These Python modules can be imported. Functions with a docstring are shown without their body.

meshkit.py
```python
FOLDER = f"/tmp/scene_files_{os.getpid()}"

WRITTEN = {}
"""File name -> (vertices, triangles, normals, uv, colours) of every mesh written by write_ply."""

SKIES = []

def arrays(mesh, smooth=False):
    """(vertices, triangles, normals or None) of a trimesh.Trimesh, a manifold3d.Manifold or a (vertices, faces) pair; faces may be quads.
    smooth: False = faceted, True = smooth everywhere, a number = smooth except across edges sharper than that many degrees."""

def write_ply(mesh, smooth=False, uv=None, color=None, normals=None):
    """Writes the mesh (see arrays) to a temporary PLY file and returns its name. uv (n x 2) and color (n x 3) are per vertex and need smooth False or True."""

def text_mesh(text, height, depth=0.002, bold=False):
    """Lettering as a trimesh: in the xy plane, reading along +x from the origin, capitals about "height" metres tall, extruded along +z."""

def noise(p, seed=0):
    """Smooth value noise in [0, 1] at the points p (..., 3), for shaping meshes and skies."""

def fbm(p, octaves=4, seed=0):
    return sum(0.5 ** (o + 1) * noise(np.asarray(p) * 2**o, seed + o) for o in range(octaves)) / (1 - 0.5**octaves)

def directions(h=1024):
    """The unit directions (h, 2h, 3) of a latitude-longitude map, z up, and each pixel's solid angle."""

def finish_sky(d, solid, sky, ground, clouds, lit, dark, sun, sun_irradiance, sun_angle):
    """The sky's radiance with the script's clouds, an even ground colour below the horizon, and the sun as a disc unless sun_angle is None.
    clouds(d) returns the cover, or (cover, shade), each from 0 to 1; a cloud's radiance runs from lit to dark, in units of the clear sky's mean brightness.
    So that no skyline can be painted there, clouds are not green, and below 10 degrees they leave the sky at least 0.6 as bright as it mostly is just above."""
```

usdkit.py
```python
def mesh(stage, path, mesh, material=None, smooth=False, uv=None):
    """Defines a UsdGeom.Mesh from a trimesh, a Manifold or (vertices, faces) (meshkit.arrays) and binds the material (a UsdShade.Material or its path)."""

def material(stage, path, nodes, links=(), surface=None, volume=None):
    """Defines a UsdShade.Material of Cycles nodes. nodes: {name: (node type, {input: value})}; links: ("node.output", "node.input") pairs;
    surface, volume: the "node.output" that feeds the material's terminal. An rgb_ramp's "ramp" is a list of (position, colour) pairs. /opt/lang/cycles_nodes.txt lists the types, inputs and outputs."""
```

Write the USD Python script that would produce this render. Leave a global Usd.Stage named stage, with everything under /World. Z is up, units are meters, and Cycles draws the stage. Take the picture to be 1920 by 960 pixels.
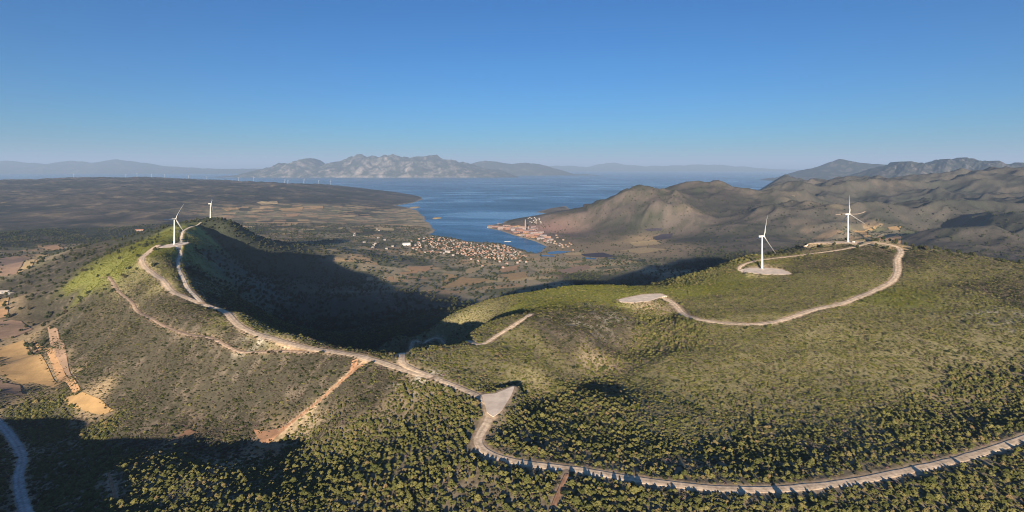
import math, random
import numpy as np
import trimesh, usdkit, meshkit
from scipy.ndimage import map_coordinates, gaussian_filter, gaussian_filter1d, zoom
from shapely.geometry import Polygon, Point, box
from shapely import contains_xy
import shapely.affinity
from pxr import Usd, UsdGeom, UsdLux, UsdShade, Sdf, Gf, Vt

stage = Usd.Stage.CreateInMemory()
UsdGeom.SetStageUpAxis(stage, UsdGeom.Tokens.z)
UsdGeom.SetStageMetersPerUnit(stage, 1.0)
UsdGeom.Xform.Define(stage, '/World')
UsdGeom.Scope.Define(stage, '/World/Looks')
RNG = np.random.default_rng(7)

# ------------------------------------------------------------------ camera, sky, sun, exposure
CAM_Z, F, EYE = 500.0, 960.0, 312.0            # eye height above the sea; focal length and horizon row of the 1920 x 960 photograph
cam = UsdGeom.Camera.Define(stage, '/World/camera')
cam.CreateHorizontalApertureAttr(36.0); cam.CreateVerticalApertureAttr(18.0)
cam.CreateFocalLengthAttr(36.0 * F / 1920)
cam.CreateVerticalApertureOffsetAttr(-36.0 * (480 - EYE) / 1920)
cam.CreateClippingRangeAttr(Gf.Vec2f(1.0, 400000.0))
cam.AddTranslateOp().Set(Gf.Vec3d(0, 0, CAM_Z)); cam.AddRotateXOp().Set(90.0)
cam.CreateExposureAttr(1.55)

SUN = np.array([-0.09, -1.0, 0.212]); SUN /= np.linalg.norm(SUN)      # direction towards the sun: low, behind the camera
SUN_EL, SUN_AZ = math.asin(SUN[2]), math.atan2(SUN[0], SUN[1])
sun = UsdLux.DistantLight.Define(stage, '/World/sun')
sun.CreateNormalizeAttr(True); sun.CreateIntensityAttr(1.25); sun.CreateAngleAttr(0.53); sun.CreateColorAttr(Gf.Vec3f(1.0, 0.86, 0.68))
sun.AddTransformOp().Set(Gf.Matrix4d(Gf.Rotation(Gf.Vec3d(0, 0, 1), Gf.Vec3d(*SUN)), Gf.Vec3d(0, 0, 3000)))
sky_mat = usdkit.material(stage, '/World/Looks/sky_air', {
    'sky': ('sky_texture', {'sky_type': 'single_scattering', 'sun_disc': False, 'sun_elevation': SUN_EL, 'sun_rotation': SUN_AZ,
                            'altitude': 500.0, 'air_density': 1.0, 'aerosol_density': 0.45, 'ozone_density': 3.0}),
    'hs': ('mix_color', {'blend_type': 'multiply', 'fac': 1.0, 'b': (.160, .475, .78), 'use_clamp': False}), 'bg': ('background_shader', {'strength': 0.05})}, [('sky.color', 'hs.a'), ('hs.result', 'bg.color')], surface='bg.background')
dome = UsdLux.DomeLight.Define(stage, '/World/sky')
UsdShade.MaterialBindingAPI.Apply(dome.GetPrim()).Bind(sky_mat)
dome.GetPrim().SetCustomDataByKey('kind', 'structure'); dome.GetPrim().SetCustomDataByKey('label', 'clear blue sky paling towards the horizon')

# ------------------------------------------------------------------ helpers
used = {}
def path_of(name, parent=None):
    base = (str(parent.GetPath()) if parent else '/World') + '/'
    n = used.get(base + name, 0); used[base + name] = n + 1
    return base + name + ('' if n == 0 else f'_{n:03d}')
def tag(p, label=None, cat=None, group=None, kind=None):
    for k, v in (('label', label), ('category', cat), ('group', group), ('kind', kind)):
        if v: p.SetCustomDataByKey(k, v)
    return p
def obj(name, m, mat, parent=None, smooth=False):
    return usdkit.mesh(stage, path_of(name, parent), m, mat, smooth=smooth).GetPrim()
def grid_mesh(name, P, mat, colors=None, parent=None, extra=None):
    """A smooth quad sheet from P (rows, columns, 3), with colours per vertex."""
    r, c = P.shape[:2]
    i = np.arange(r * c).reshape(r, c)
    q = np.stack([i[:-1, :-1], i[:-1, 1:], i[1:, 1:], i[1:, :-1]], -1).reshape(-1, 4)
    m = UsdGeom.Mesh.Define(stage, path_of(name, parent))
    m.CreatePointsAttr(Vt.Vec3fArray.FromNumpy(P.reshape(-1, 3).astype(np.float32)))
    m.CreateFaceVertexCountsAttr(Vt.IntArray.FromNumpy(np.full(len(q), 4, np.int32)))
    m.CreateFaceVertexIndicesAttr(Vt.IntArray.FromNumpy(q.astype(np.int32).ravel()))
    m.CreateSubdivisionSchemeAttr('none')
    du, dv = np.gradient(P, axis=1), np.gradient(P, axis=0)
    n = np.cross(du, dv); n /= np.linalg.norm(n, axis=-1, keepdims=True) + 1e-12
    n *= np.sign(n[..., 2:3] + 1e-9)
    m.CreateNormalsAttr(Vt.Vec3fArray.FromNumpy(n.reshape(-1, 3).astype(np.float32))); m.SetNormalsInterpolation('vertex')
    if colors is not None:
        UsdGeom.PrimvarsAPI(m).CreatePrimvar('ground_color', Sdf.ValueTypeNames.Color3fArray, 'vertex').Set(Vt.Vec3fArray.FromNumpy(colors.reshape(-1, 3).astype(np.float32)))
    UsdShade.MaterialBindingAPI.Apply(m.GetPrim()).Bind(mat)
    return m.GetPrim()
def smoothstep(a, b, x):
    t = np.clip((x - a) / (b - a), 0, 1); return t * t * (3 - 2 * t)
def lin(r, g, b):
    c = np.array([r, g, b]) / 255.0
    return np.where(c < 0.04045, c / 12.92, ((c + 0.055) / 1.055) ** 2.4)
def fbm2(x, y, scale, octaves=4, seed=0):
    return meshkit.fbm(np.stack([x / scale, y / scale, np.zeros_like(x) + 0.37], -1), octaves, seed)

# ------------------------------------------------------------------ terrain: heights measured at points of the photograph and beyond its view
# (column, row, height): a point seen in the photograph, placed at its distance by its height above the sea
SEEN = [
 (60,955,170),(5,800,140),(40,850,150),(30,900,157),(150,900,185),(200,880,196),(250,870,203),(270,955,220),(400,880,222),(560,868,225),(640,860,233),
 (450,848,203),(300,830,184),(560,836,206),(150,820,163),(400,955,236),(700,955,254),(700,860,246),(960,955,261),(1300,955,258),(1600,955,254),(1900,955,250),(1900,880,251),
 (890,850,262),(920,780,262),(940,750,262),(1000,870,261),(1200,900,259),(1400,918,258),(1600,905,255),(1750,875,253),(1920,820,252),
 (1150,800,251),(1000,800,254),(1300,840,249),(1500,850,250),(1700,820,249),(1850,780,246),(1100,748,249),(1300,740,247),(1500,740,248),(1700,720,253),(1880,700,262),
 (1250,670,256),(1400,670,257),(1550,660,262),(1700,640,270),(1850,620,284),(1920,600,290),(960,760,254),(1020,735,246),(1080,705,241),(1120,683,242),(1160,660,242),(1240,600,254),
 (1000,690,262),(1100,640,265),(1150,600,267),(900,690,264),(850,670,266),(950,640,267),(1200,560,268),(1165,567,268),(1240,555,268),
 (1290,595,268),(1340,605,269),(1430,607,270),(1500,590,276),(1600,565,284),(1660,535,294),(1685,500,305),(1690,470,315),(1670,455,319),(1600,460,318),
 (1400,560,276),(1500,545,284),(1600,520,299),(1500,500,298),(1430,510,287),(1390,505,287),(1330,530,273),(1400,485,292),(1480,480,300),(1550,465,313),(1590,455,320),(1650,452,321),
 (1750,470,318),(1850,487,312),(1920,502,308),(1800,540,300),(1920,540,298),
 (1100,537,272),(1180,545,270),(1020,560,255),(950,580,235),(860,604,188),(825,614,172),(850,575,92),(900,582,150),(800,582,85),(940,572,190),(880,631,232),(700,560,95),(780,600,120),(750,630,165),
 (650,500,85),(640,470,110),(690,470,60),(560,462,90),(480,443,205),(430,425,268),(395,414,283),
 (328,458,298),(345,470,284),(350,510,277),(372,563,273),(440,592,276),(540,632,270),(640,655,268),(740,658,266),(800,650,268),(880,640,265),(930,630,268),(1000,588,266),(1090,565,267),
 (265,490,286),(300,530,280),(340,555,278),(430,600,274),(530,640,269),(300,455,292),(240,485,268),(200,520,238),(130,527,200),(60,540,150),(250,570,248),(400,640,260),(330,620,252),
 (300,700,212),(450,720,228),(600,700,254),(550,760,225),(400,780,195),(200,640,188),(250,740,182),(120,590,150),(660,730,254),(740,740,256),(800,780,252),(620,800,236),
 (500,830,207),(340,812,188),(200,765,168),(150,700,154),(110,640,146),(60,690,148),(0,690,146),(0,560,128),(0,620,138),(0,760,150),(80,780,155),
 (50,490,112),(130,470,108),(0,470,108),(0,440,100),(200,440,95),(100,420,90),(340,432,285),(250,450,240),(190,458,205),(370,425,283),(300,440,268),
 (300,400,110),(100,390,120),(500,400,80),(600,420,50),(650,440,35),(200,360,200),(50,360,190),(400,360,190),(550,365,140),(650,380,70),(700,400,25),(740,380,18),
 (0,340,230),(130,336,250),(270,334,262),(420,340,225),(520,344,190),(640,350,130),(720,358,70),(780,365,10),
 (900,530,42),(800,520,38),(760,480,25),(880,480,15),(1000,520,38),(1000,500,22),(700,450,25),(780,440,12),(900,560,60),(800,560,70),
 (1180,353,315),(1290,345,345),(1240,358,290),(1100,376,210),(1050,392,130),(1150,400,150),(1250,400,165),(1330,380,230),(1400,385,215),(1500,400,185),(1560,420,140),
 (1100,430,30),(1200,440,35),(1300,450,45),(1250,420,95),(1350,430,90),(1420,450,75),(1500,445,75),(1100,470,15),(1200,480,20),(1300,470,40),(1050,490,20),(1150,500,30),(1250,505,45),
 (1650,440,95),(1580,410,110),(1800,460,110),(1900,480,130),(1850,440,120),(1720,382,250),(1710,432,105),(1780,400,205),(1640,405,140),
 (1500,370,220),(1600,350,310),(1680,340,350),(1560,375,200),(1760,345,320),(1870,329,410),(1920,335,370),(1820,345,340),(1850,370,270),(1910,385,250),(1760,372,230),
 (1450,335,320),(1430,345,230),(1500,345,250),(1520,350,210),(1460,360,190),(1420,368,140),(1000,440,10),(1050,440,15),(960,425,8),
]
# (X/Y, Y, height): ground the photograph does not show
UNSEEN = [(.65,1500,230),(.5,1450,225),(.4,1350,210),(.8,1400,245),(.9,1350,205),(1.05,1250,205),(.95,1110,264),(1.02,1060,266),(.85,1180,268),(.76,1240,272),(.33,1250,215),(.3,1150,238),(.26,1050,254),(.33,1990,70),(.25,2050,42),(.2,1850,50),(.5,2000,105),(.7,2000,115),
 (.15,1150,200),(.1,1300,130),(0,1250,130),(-.1,1200,120),(.15,1500,75),(.25,1500,95),
 (-.28,2800,60),(-.5,2700,90),(-.6,2600,100),(-.65,2400,120),(-.75,2100,120),
 (-1.,13000,-60),(-.7,14000,-60),(-.4,12500,-60),(-.25,11000,-50),(-.17,9800,-40),(.3,5200,20),(.2,5100,5),(.4,5600,60),(.6,8500,100),(.75,8500,150),(1.,8500,150),(1.,12500,100),(.7,12500,60),
 (-1.2,700,158),(-1.3,480,192),(-2.8,300,242),(-2.15,300,238),(-1.6,300,243),(-1.28,300,246),(-1.0,300,236),(-1.5,360,222),(-2.2,370,215),(-2.9,380,215),(-1.6,240,228),(-2.2,220,222),(-3.4,200,222),(-.8,330,236),(-.6,280,246),(-.2,280,258),(.4,270,254),(1.2,270,244),(1.3,500,275),(1.2,800,300),(1.25,1100,300),
 (-1.3,1000,150),(-1.25,2000,115),(-1.25,5000,150),(-1.25,9000,230),(1.3,3000,180),(1.3,5500,300),(1.3,9000,150),(0,150,258),(-1,140,246),(1,140,244),(-.15,250,260)]
# the steep side of the western ridge, which turns away from the sun
RIDGE = [(-1213,2061,283),(-1111,1720,285),(-1000,1540,288),(-874,1328,297),(-775,1190,284),(-687,1081,277),(-532,868,274),(-416,768,275),(-302,690,270),(-190,652,267),(-60,655,266)]
for k in range(1, len(RIDGE)):
    a, b = np.array(RIDGE[k-1], float), np.array(RIDGE[k], float)
    n = np.array([-(b-a)[1], (b-a)[0]]); n *= np.sign(n[1]) / np.hypot(*n)
    m = (a + b) / 2
    for d, drop in (((55, 48), (125, 106), (215, 165), (330, 200)) if k <= 5 else ((80, 60), (190, 130), (320, 178))):
        q = m[:2] + n * d
        UNSEEN.append((q[0] / q[1], q[1], m[2] - drop))
pts = [((px-960)/F*(CAM_Z-z)*F/(py-EYE), (CAM_Z-z)*F/(py-EYE), z) for px, py, z in SEEN] + [(u*y, y, z) for u, y, z in UNSEEN]
pts = np.array(pts, float)

TH = np.concatenate([np.linspace(-86, -50, 70)[:-1], np.linspace(-50, 50, 1000), np.linspace(50, 70, 40)[1:]]) * math.pi / 180
RR = np.exp(np.linspace(math.log(110), math.log(14500), 900))
NT, NR = len(TH), len(RR)
GX, GY = RR[:, None] * np.sin(TH)[None], RR[:, None] * np.cos(TH)[None]

def tps(cx, cy, val, qx, qy, smooth=1e-4):
    ker = lambda d2: np.where(d2 > 0, 0.5 * d2 * np.log(np.maximum(d2, 1e-20)), 0.0)
    n = len(cx)
    A = np.zeros((n + 3, n + 3))
    A[:n, :n] = ker((cx[:, None]-cx)**2 + (cy[:, None]-cy)**2) + smooth * np.eye(n)
    A[:n, n], A[:n, n+1], A[:n, n+2] = 1, cx, cy
    A[n:, :n] = A[:n, n:].T
    w = np.linalg.solve(A, np.concatenate([val, [0, 0, 0]]))
    out = np.empty(qx.size); fx, fy = qx.ravel(), qy.ravel()
    for k in range(0, fx.size, 20000):
        s = slice(k, k + 20000)
        out[s] = ker((fx[s, None]-cx)**2 + (fy[s, None]-cy)**2) @ w[:n] + w[n] + w[n+1]*fx[s] + w[n+2]*fy[s]
    return out.reshape(qx.shape)

ct, cr = np.arctan2(pts[:, 0], pts[:, 1]), np.log(np.hypot(pts[:, 0], pts[:, 1]))
qt, qr = np.meshgrid(np.linspace(TH[0], TH[-1], 300), np.linspace(math.log(RR[0]), math.log(RR[-1]), 300))
coarse = tps(ct, cr, pts[:, 2], qt, qr)
ti = np.interp(TH, np.linspace(TH[0], TH[-1], 300), np.arange(300)); ri = np.linspace(0, 299, NR)
H = map_coordinates(coarse, np.meshgrid(ri, ti, indexing='ij'), order=3, mode='nearest')

def idx(x, y):
    t, r = np.arctan2(x, y), np.hypot(x, y)
    return np.array([np.interp(np.log(np.maximum(r, 1)), np.log(RR), np.arange(NR)), np.interp(t, TH, np.arange(NT))])
def height(x, y):
    return map_coordinates(H, idx(np.atleast_1d(np.asarray(x, float)), np.atleast_1d(np.asarray(y, float))), order=1, mode='nearest')
def sample(A, x, y):
    return map_coordinates(A, idx(np.atleast_1d(np.asarray(x, float)), np.atleast_1d(np.asarray(y, float))), order=1, mode='nearest')
def hit(px, py):
    """Where the ground seen at a point of the photograph lies."""
    u, v = (px - 960) / F, (py - EYE) / F
    y = np.exp(np.linspace(math.log(230), math.log(13000), 2500))
    below = (CAM_Z - v * y) < np.maximum(height(u * y, y), 0)
    k = int(np.argmax(below)) if below.any() else len(y) - 1
    return np.array([u * y[k], y[k]])

# the shore: the sea as a polygon at height 0
def sea(px, py): return ((px-960)/(py-EYE)*CAM_Z, CAM_Z*F/(py-EYE))
COAST = [(788,369),(792,374),(772,381),(735,386),(765,389),(782,395),(792,405),(806,420),(813,431),(803,440),(835,444),(868,451),(900,455),(930,456),(955,462),(975,468),(992,474),(1005,477),(1016,471),(1026,462),
         (1005,453),(985,446),(960,440),(938,432),(913,428),(914,422),(938,420),(960,412),(1000,406),(1035,401),(1005,398),(1030,391),(1060,386)]
sea_poly = [sea(*c) for c in COAST] + [(.13*5200, 5200), (.3*5350, 5350), (.38*5700, 5700), (.43*6600, 6600), (.445*8000, 8000), (.47*9400, 9400), (.56*9900, 9900), (.6*14600, 14600), (-1.6*14600, 14600), (-1.6*13600, 13600), (-.6*13600, 13600), (-.36*11600, 11600), (-.22*9700, 9700)]
SEA = Polygon(sea_poly).buffer(0)
far = RR > 2000
import shapely
fx, fy = GX[far], GY[far]
inside = contains_xy(SEA, fx, fy)
edge = SEA.boundary
sub = (slice(None, None, 3), slice(None, None, 3))
dist = shapely.distance(shapely.points(fx[sub], fy[sub]), edge)
ii = np.meshgrid(np.linspace(0, dist.shape[0]-1, fx.shape[0]), np.linspace(0, dist.shape[1]-1, fx.shape[1]), indexing='ij')
dist = map_coordinates(dist, ii, order=1)
SD = np.full((NR, NT), 5000.0); SD[far] = np.where(inside, -dist, dist) + 110 * (fbm2(fx, fy, 260, 4, 77) - .5) * (fx < 350)      # metres inland

# relief that the points leave out
def ridged(x, y, scale, octaves=4, seed=0):
    out, amp, tot = 0, 1.0, 0
    for o in range(octaves):
        n = 1 - np.abs(2 * meshkit.noise(np.stack([x / scale * 2**o, y / scale * 2**o, np.zeros_like(x) + .5], -1), seed + o) - 1)
        out = out + amp * n * n; tot += amp; amp *= .5
    return out / tot
nz = fbm2(GX, GY, 420, 5, 3) - .5
wx, wy = GX + 260 * nz, GY + 260 * np.roll(nz, 37, 1)
rough = np.clip((H - 40) / 130, 0, 1)
farhill = smoothstep(2500, 3600, RR)[:, None]
west = smoothstep(-.12, -.3, GX / np.maximum(GY, 1)) * farhill                   # the low plateau on the west is gentler
RID = ridged(wx, wy, 760, 4, 21)
east = smoothstep(.42, .55, GX / np.maximum(GY, 1)) * farhill
RID2 = ridged(wx * .9 + wy * .35, wy * 1.5 - wx * .3, 640, 3, 33)
H = H + east * (RID2 - .55) * 190 * np.clip((H - 60) / 100, 0, 1)
H = H + (RID - .66) * (260 * (1 - west) + 80 * west) * rough * farhill
H = H + nz * 30 * smoothstep(700, 2500, RR)[:, None] * np.clip(rough + .06, 0, 1)
H = H + (ridged(GX + 40 * nz, GY, 150, 3, 5) - .42) * (9 + 16 * farhill) * smoothstep(250, 900, RR)[:, None] * np.clip(rough + .05, 0, 1)
H = H + (fbm2(GX, GY, 22, 2, 8) - .5) * 1.6
# small rounded hills in the valley on the right: column, row of the top, radius, height
for px, py, rad, hh in ((1870,418,200,70),(1770,442,150,46),(1850,450,200,40),(1905,432,140,58),(1722,392,290,100),(1640,402,230,80),(1690,428,140,26)):
    y0 = (CAM_Z - 110 - hh) * F / (py - EYE); x0 = (px - 960) / F * y0
    d = np.hypot((GX - x0) * 1.0, (GY - y0) * .8) / rad
    H = H + hh * np.exp(-d * d * 1.6) * (1 + .5 * nz)
land = np.minimum(np.maximum(H, 1.5 + .004 * np.maximum(SD, 0)), 1.0 + .22 * np.maximum(SD, 0) + .5 * np.maximum(SD - 120, 0) * (GX > 600))
H = np.where(SD > 0, land, np.maximum(-30, -.6 + .05 * SD))

# ------------------------------------------------------------------ looks
def mat_ground():
    return usdkit.material(stage, '/World/Looks/ground', {
        'a': ('attribute', {'attribute': 'ground_color'}), 'g': ('geometry', {}),
        'n': ('noise_texture', {'scale': .22, 'detail': 4.0, 'roughness': .65}), 'r': ('map_range', {'from_min': .3, 'from_max': .7, 'to_min': .6, 'to_max': 1.4}),
        'm': ('vector_math', {'math_type': 'scale'}), 'p': ('principled_bsdf', {'roughness': .95, 'specular_ior_level': .1})},
        [('g.position', 'n.vector'), ('n.fac', 'r.value'), ('a.color', 'm.vector1'), ('r.result', 'm.scale'), ('m.vector', 'p.base_color')], surface='p.BSDF')
GROUND = mat_ground()
WATER = usdkit.material(stage, '/World/Looks/water', {
    'g': ('geometry', {}), 'mp': ('mapping', {'scale': (.00045, .0011, 1.)}), 'n': ('noise_texture', {'scale': 1.0, 'detail': 5.0, 'roughness': .62, 'distortion': 1.6}),
    'r': ('map_range', {'from_min': .35, 'from_max': .65, 'to_min': .16, 'to_max': .55, 'clamp': True}),
    'w': ('noise_texture', {'scale': .05, 'detail': 3.0}), 'b': ('bump', {'strength': .35, 'distance': 3.0}),
    'p': ('principled_bsdf', {'base_color': (.028, .105, .20), 'ior': 1.33})},
    [('g.position', 'mp.vector'), ('mp.vector', 'n.vector'), ('n.fac', 'r.value'), ('r.result', 'p.roughness'), ('g.position', 'w.vector'), ('w.fac', 'b.height'), ('b.normal', 'p.normal')], surface='p.BSDF')

S = 150000.
obj('sea', (np.array([[-S, -S/3, 0], [S, -S/3, 0], [S, S, 0], [-S, S, 0.]]), np.array([[0, 1, 2, 3]])), WATER).SetCustomDataByKey('kind', 'structure')
def plain_mat(name, color, rough=.9, vary=.25, scale=.5, spec=.2):
    return usdkit.material(stage, '/World/Looks/' + name, {
        'g': ('geometry', {}), 'n': ('noise_texture', {'scale': scale, 'detail': 5.0, 'roughness': .6}), 'r': ('map_range', {'from_min': .3, 'from_max': .7, 'to_min': 1 - vary, 'to_max': 1 + vary}),
        'm': ('vector_math', {'math_type': 'scale', 'vector1': color}), 'p': ('principled_bsdf', {'roughness': rough, 'specular_ior_level': spec})},
        [('g.position', 'n.vector'), ('n.fac', 'r.value'), ('r.result', 'm.scale'), ('m.vector', 'p.base_color')], surface='p.BSDF')
GRAVEL = plain_mat('gravel', (.62, .47, .325), vary=.24, scale=.09)
PALE = plain_mat('pale_gravel', (.72, .585, .455), vary=.2, scale=.09)
GREYROAD = plain_mat('grey_road', (.40, .37, .34), vary=.12, scale=.3)
TRACK = plain_mat('track_earth', (.44, .30, .20), vary=.2, scale=.2)
FARTRACK = plain_mat('far_track_earth', (.20, .155, .12), vary=.2, scale=.05)
REDSOIL = plain_mat('red_soil', (.36, .20, .115), vary=.2, scale=.2)
PAINT = plain_mat('white_paint', (.52, .50, .455), rough=.45, vary=.02, scale=.2, spec=.4)
CONCRETE = plain_mat('concrete', (.45, .43, .40), vary=.12, scale=.4)
DARKDOOR = plain_mat('grey_door', (.12, .13, .14), vary=.05)

# ------------------------------------------------------------------ roads, tracks and turbine pads
from scipy.spatial import cKDTree
ROADS = [   # name, label, look, width, margin, points of the photograph
 ('gravel_road', 'pale gravel road sweeping across the front of the hills to the saddle', GRAVEL, 7.2, 4, [(1990,800),(1920,822),(1850,846),(1750,873),(1680,888),(1600,903),(1500,915),(1400,919),(1300,913),(1220,904),(1140,890),(1060,877),(990,871),(935,861),(900,849),(886,836),(891,818),(913,798),(926,775),(921,757),(900,742),(860,727),(812,708),(775,692),(757,678),(754,664),(768,655),(790,649)]),
 ('gravel_road', 'thin pale track running right from the saddle bend', GRAVEL, 5.5, 2, [(790,649),(835,647),(885,642),(930,629),(965,609),(1000,588)]),
 ('gravel_road', 'pale ridge road climbing from the saddle to the western hilltop', GRAVEL, 9, 4, [(815,710),(745,690),(700,674),(650,663),(600,656),(540,643),(490,630),(452,614),(432,594),(415,583),(375,569),(340,554),(310,531),(285,511),(266,493),(270,480),(286,467),(299,458)]),
 ('gravel_road', 'steep pale track between the ridge road and the western turbine pad', PALE, 6, 3, [(378,570),(356,546),(345,526),(336,506),(334,487),(340,474),(333,464)]),
 ('dirt_track', 'narrow brown track curving along the western slope below the ridge road', TRACK, 5, 1.0, [(192,520),(216,538),(240,560),(254,580),(290,600),(350,628),(430,655),(480,661),(560,661),(612,657)]),
 ('dirt_track', 'reddish dirt track dropping from the saddle into the western valley', REDSOIL, 4.6, 2.5, [(690,674),(662,690),(643,708),(620,736),(592,757),(566,777),(532,804),(505,828)]),
 ('gravel_road', 'pale road curving round the right hill up to its summit', GRAVEL, 9, 4.5, [(1238,556),(1258,564),(1274,582),(1300,597),(1350,606),(1430,608),(1480,598),(1530,580),(1590,567),(1640,545),(1675,526),(1684,505),(1682,487),(1690,473),(1684,463),(1660,456),(1630,455)]),
 ('gravel_road', 'thin pale track along the summit of the right hill to the round pad', GRAVEL, 6, 2, [(1632,455),(1600,464),(1560,471),(1500,479),(1450,484),(1405,492),(1385,501),(1386,509),(1402,515)]),
 ('dirt_track', 'short reddish track leaving the front road towards the bottom edge', REDSOIL, 3.4, 1.5, [(1068,880),(1056,905),(1043,930),(1034,962)]),
 ('valley_road', 'grey road winding through the shaded valley at bottom left', GREYROAD, 8, 2, [(-20,775),(2,797),(20,818),(36,842),(43,862),(36,882),(33,902),(39,930),(47,958),(52,985)]),
 ('footpath', 'faint path below the pale rocky clearing', REDSOIL, 2.2, 1, [(203,886),(210,910),(217,938)]),
]
def catmull(P, n=8):
    P = np.array(P, float); Q = np.vstack([2*P[0]-P[1], P, 2*P[-1]-P[-2]]); out = []
    for k in range(1, len(Q) - 2):
        for t in np.arange(n) / n:
            a, b, c, d = Q[k-1:k+3]
            out.append(.5*((2*b) + (c-a)*t + (2*a-5*b+4*c-d)*t*t + (3*b-a-3*c+d)*t**3))
    return np.array(out + [P[-1]])
def resample(P, step):
    d = np.r_[0, np.cumsum(np.hypot(*np.diff(P, axis=0).T))]
    t = np.linspace(0, d[-1], max(3, int(d[-1] / step)))
    return np.stack([np.interp(t, d, P[:, k]) for k in range(P.shape[1])], 1)
paths = []
for name, label, mat, w, mg, px in ROADS:
    P = np.array([hit(*q) for q in px])
    P = resample(catmull(P, 10), 3.0)
    P = np.stack([gaussian_filter1d(P[:, k], 6, mode='nearest') for k in (0, 1)], 1)
    paths.append([name, label, mat, w, mg, P])
# the way on along the crest from the western turbine to the one behind it
P = resample(catmull(np.array([(-874,1335),(-935,1430),(-1010,1560),(-1105,1720),(-1150,1850),(-1185,1960),(-1214,2060)]), 10), 4.0)
paths.append(['gravel_road', 'pale track along the far crest to the distant ridge turbine', PALE, 6, 3, P])
for p in paths:
    z = height(p[5][:, 0], p[5][:, 1])
    p.append(gaussian_filter1d(z, 7, mode='nearest'))
PADS = [   # label, look, outline in the photograph, level
 ('round pale gravel pad at the foot of the nearest turbine', PALE, [(1392,508),(1408,502),(1440,500),(1465,501),(1476,506),(1482,511),(1468,516),(1430,518),(1405,516)]),
 ('pale gravel platform at the start of the right hill road', PALE, [(1160,563),(1180,557),(1205,551),(1238,551),(1247,556),(1228,562),(1215,570),(1185,572),(1163,570)]),
 ('pale gravel apron at the road junction in the centre', PALE, [(905,741),(930,742),(963,743),(957,755),(940,772),(925,785),(915,775),(912,760)]),
 ('round pad under the western hilltop turbine', PALE, [(327,459)]),
]
padpoly = []
for label, mat, px in PADS:
    Q = Polygon(np.array([hit(*q) for q in px])).buffer(0).buffer(4).buffer(-3) if len(px) > 1 else shapely.affinity.scale(Point(hit(*px[0])).buffer(21), 1.0, 2.3)
    Q = shapely.segmentize(Q, 3.0); e = np.array(Q.exterior.coords)[:-1]; c = np.array(Q.centroid.coords[0]); e = c + (e - c) * (1 + .16 * (fbm2(e[:, 0], e[:, 1], 9, 3, 6) - .5))[:, None]
    padpoly.append([label, mat, Polygon(e).buffer(0)])
x2, y2 = .655 * 1208, 1208                                        # the long working platform on the summit
q = np.array([(-95,-14),(-60,8),(-10,14),(45,10),(50,-4),(10,-12),(5,-26),(-6,-26),(-10,-10),(-60,-14)], float)
padpoly.append(['long gravel working platform on the summit of the right hill', GRAVEL, Polygon(q + [x2, y2]).buffer(3).buffer(-2)])
x4, y4 = -1216, 2064
padpoly.append(['small pad under the distant ridge turbine', PALE, Point(x4, y4).buffer(15)])
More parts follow.
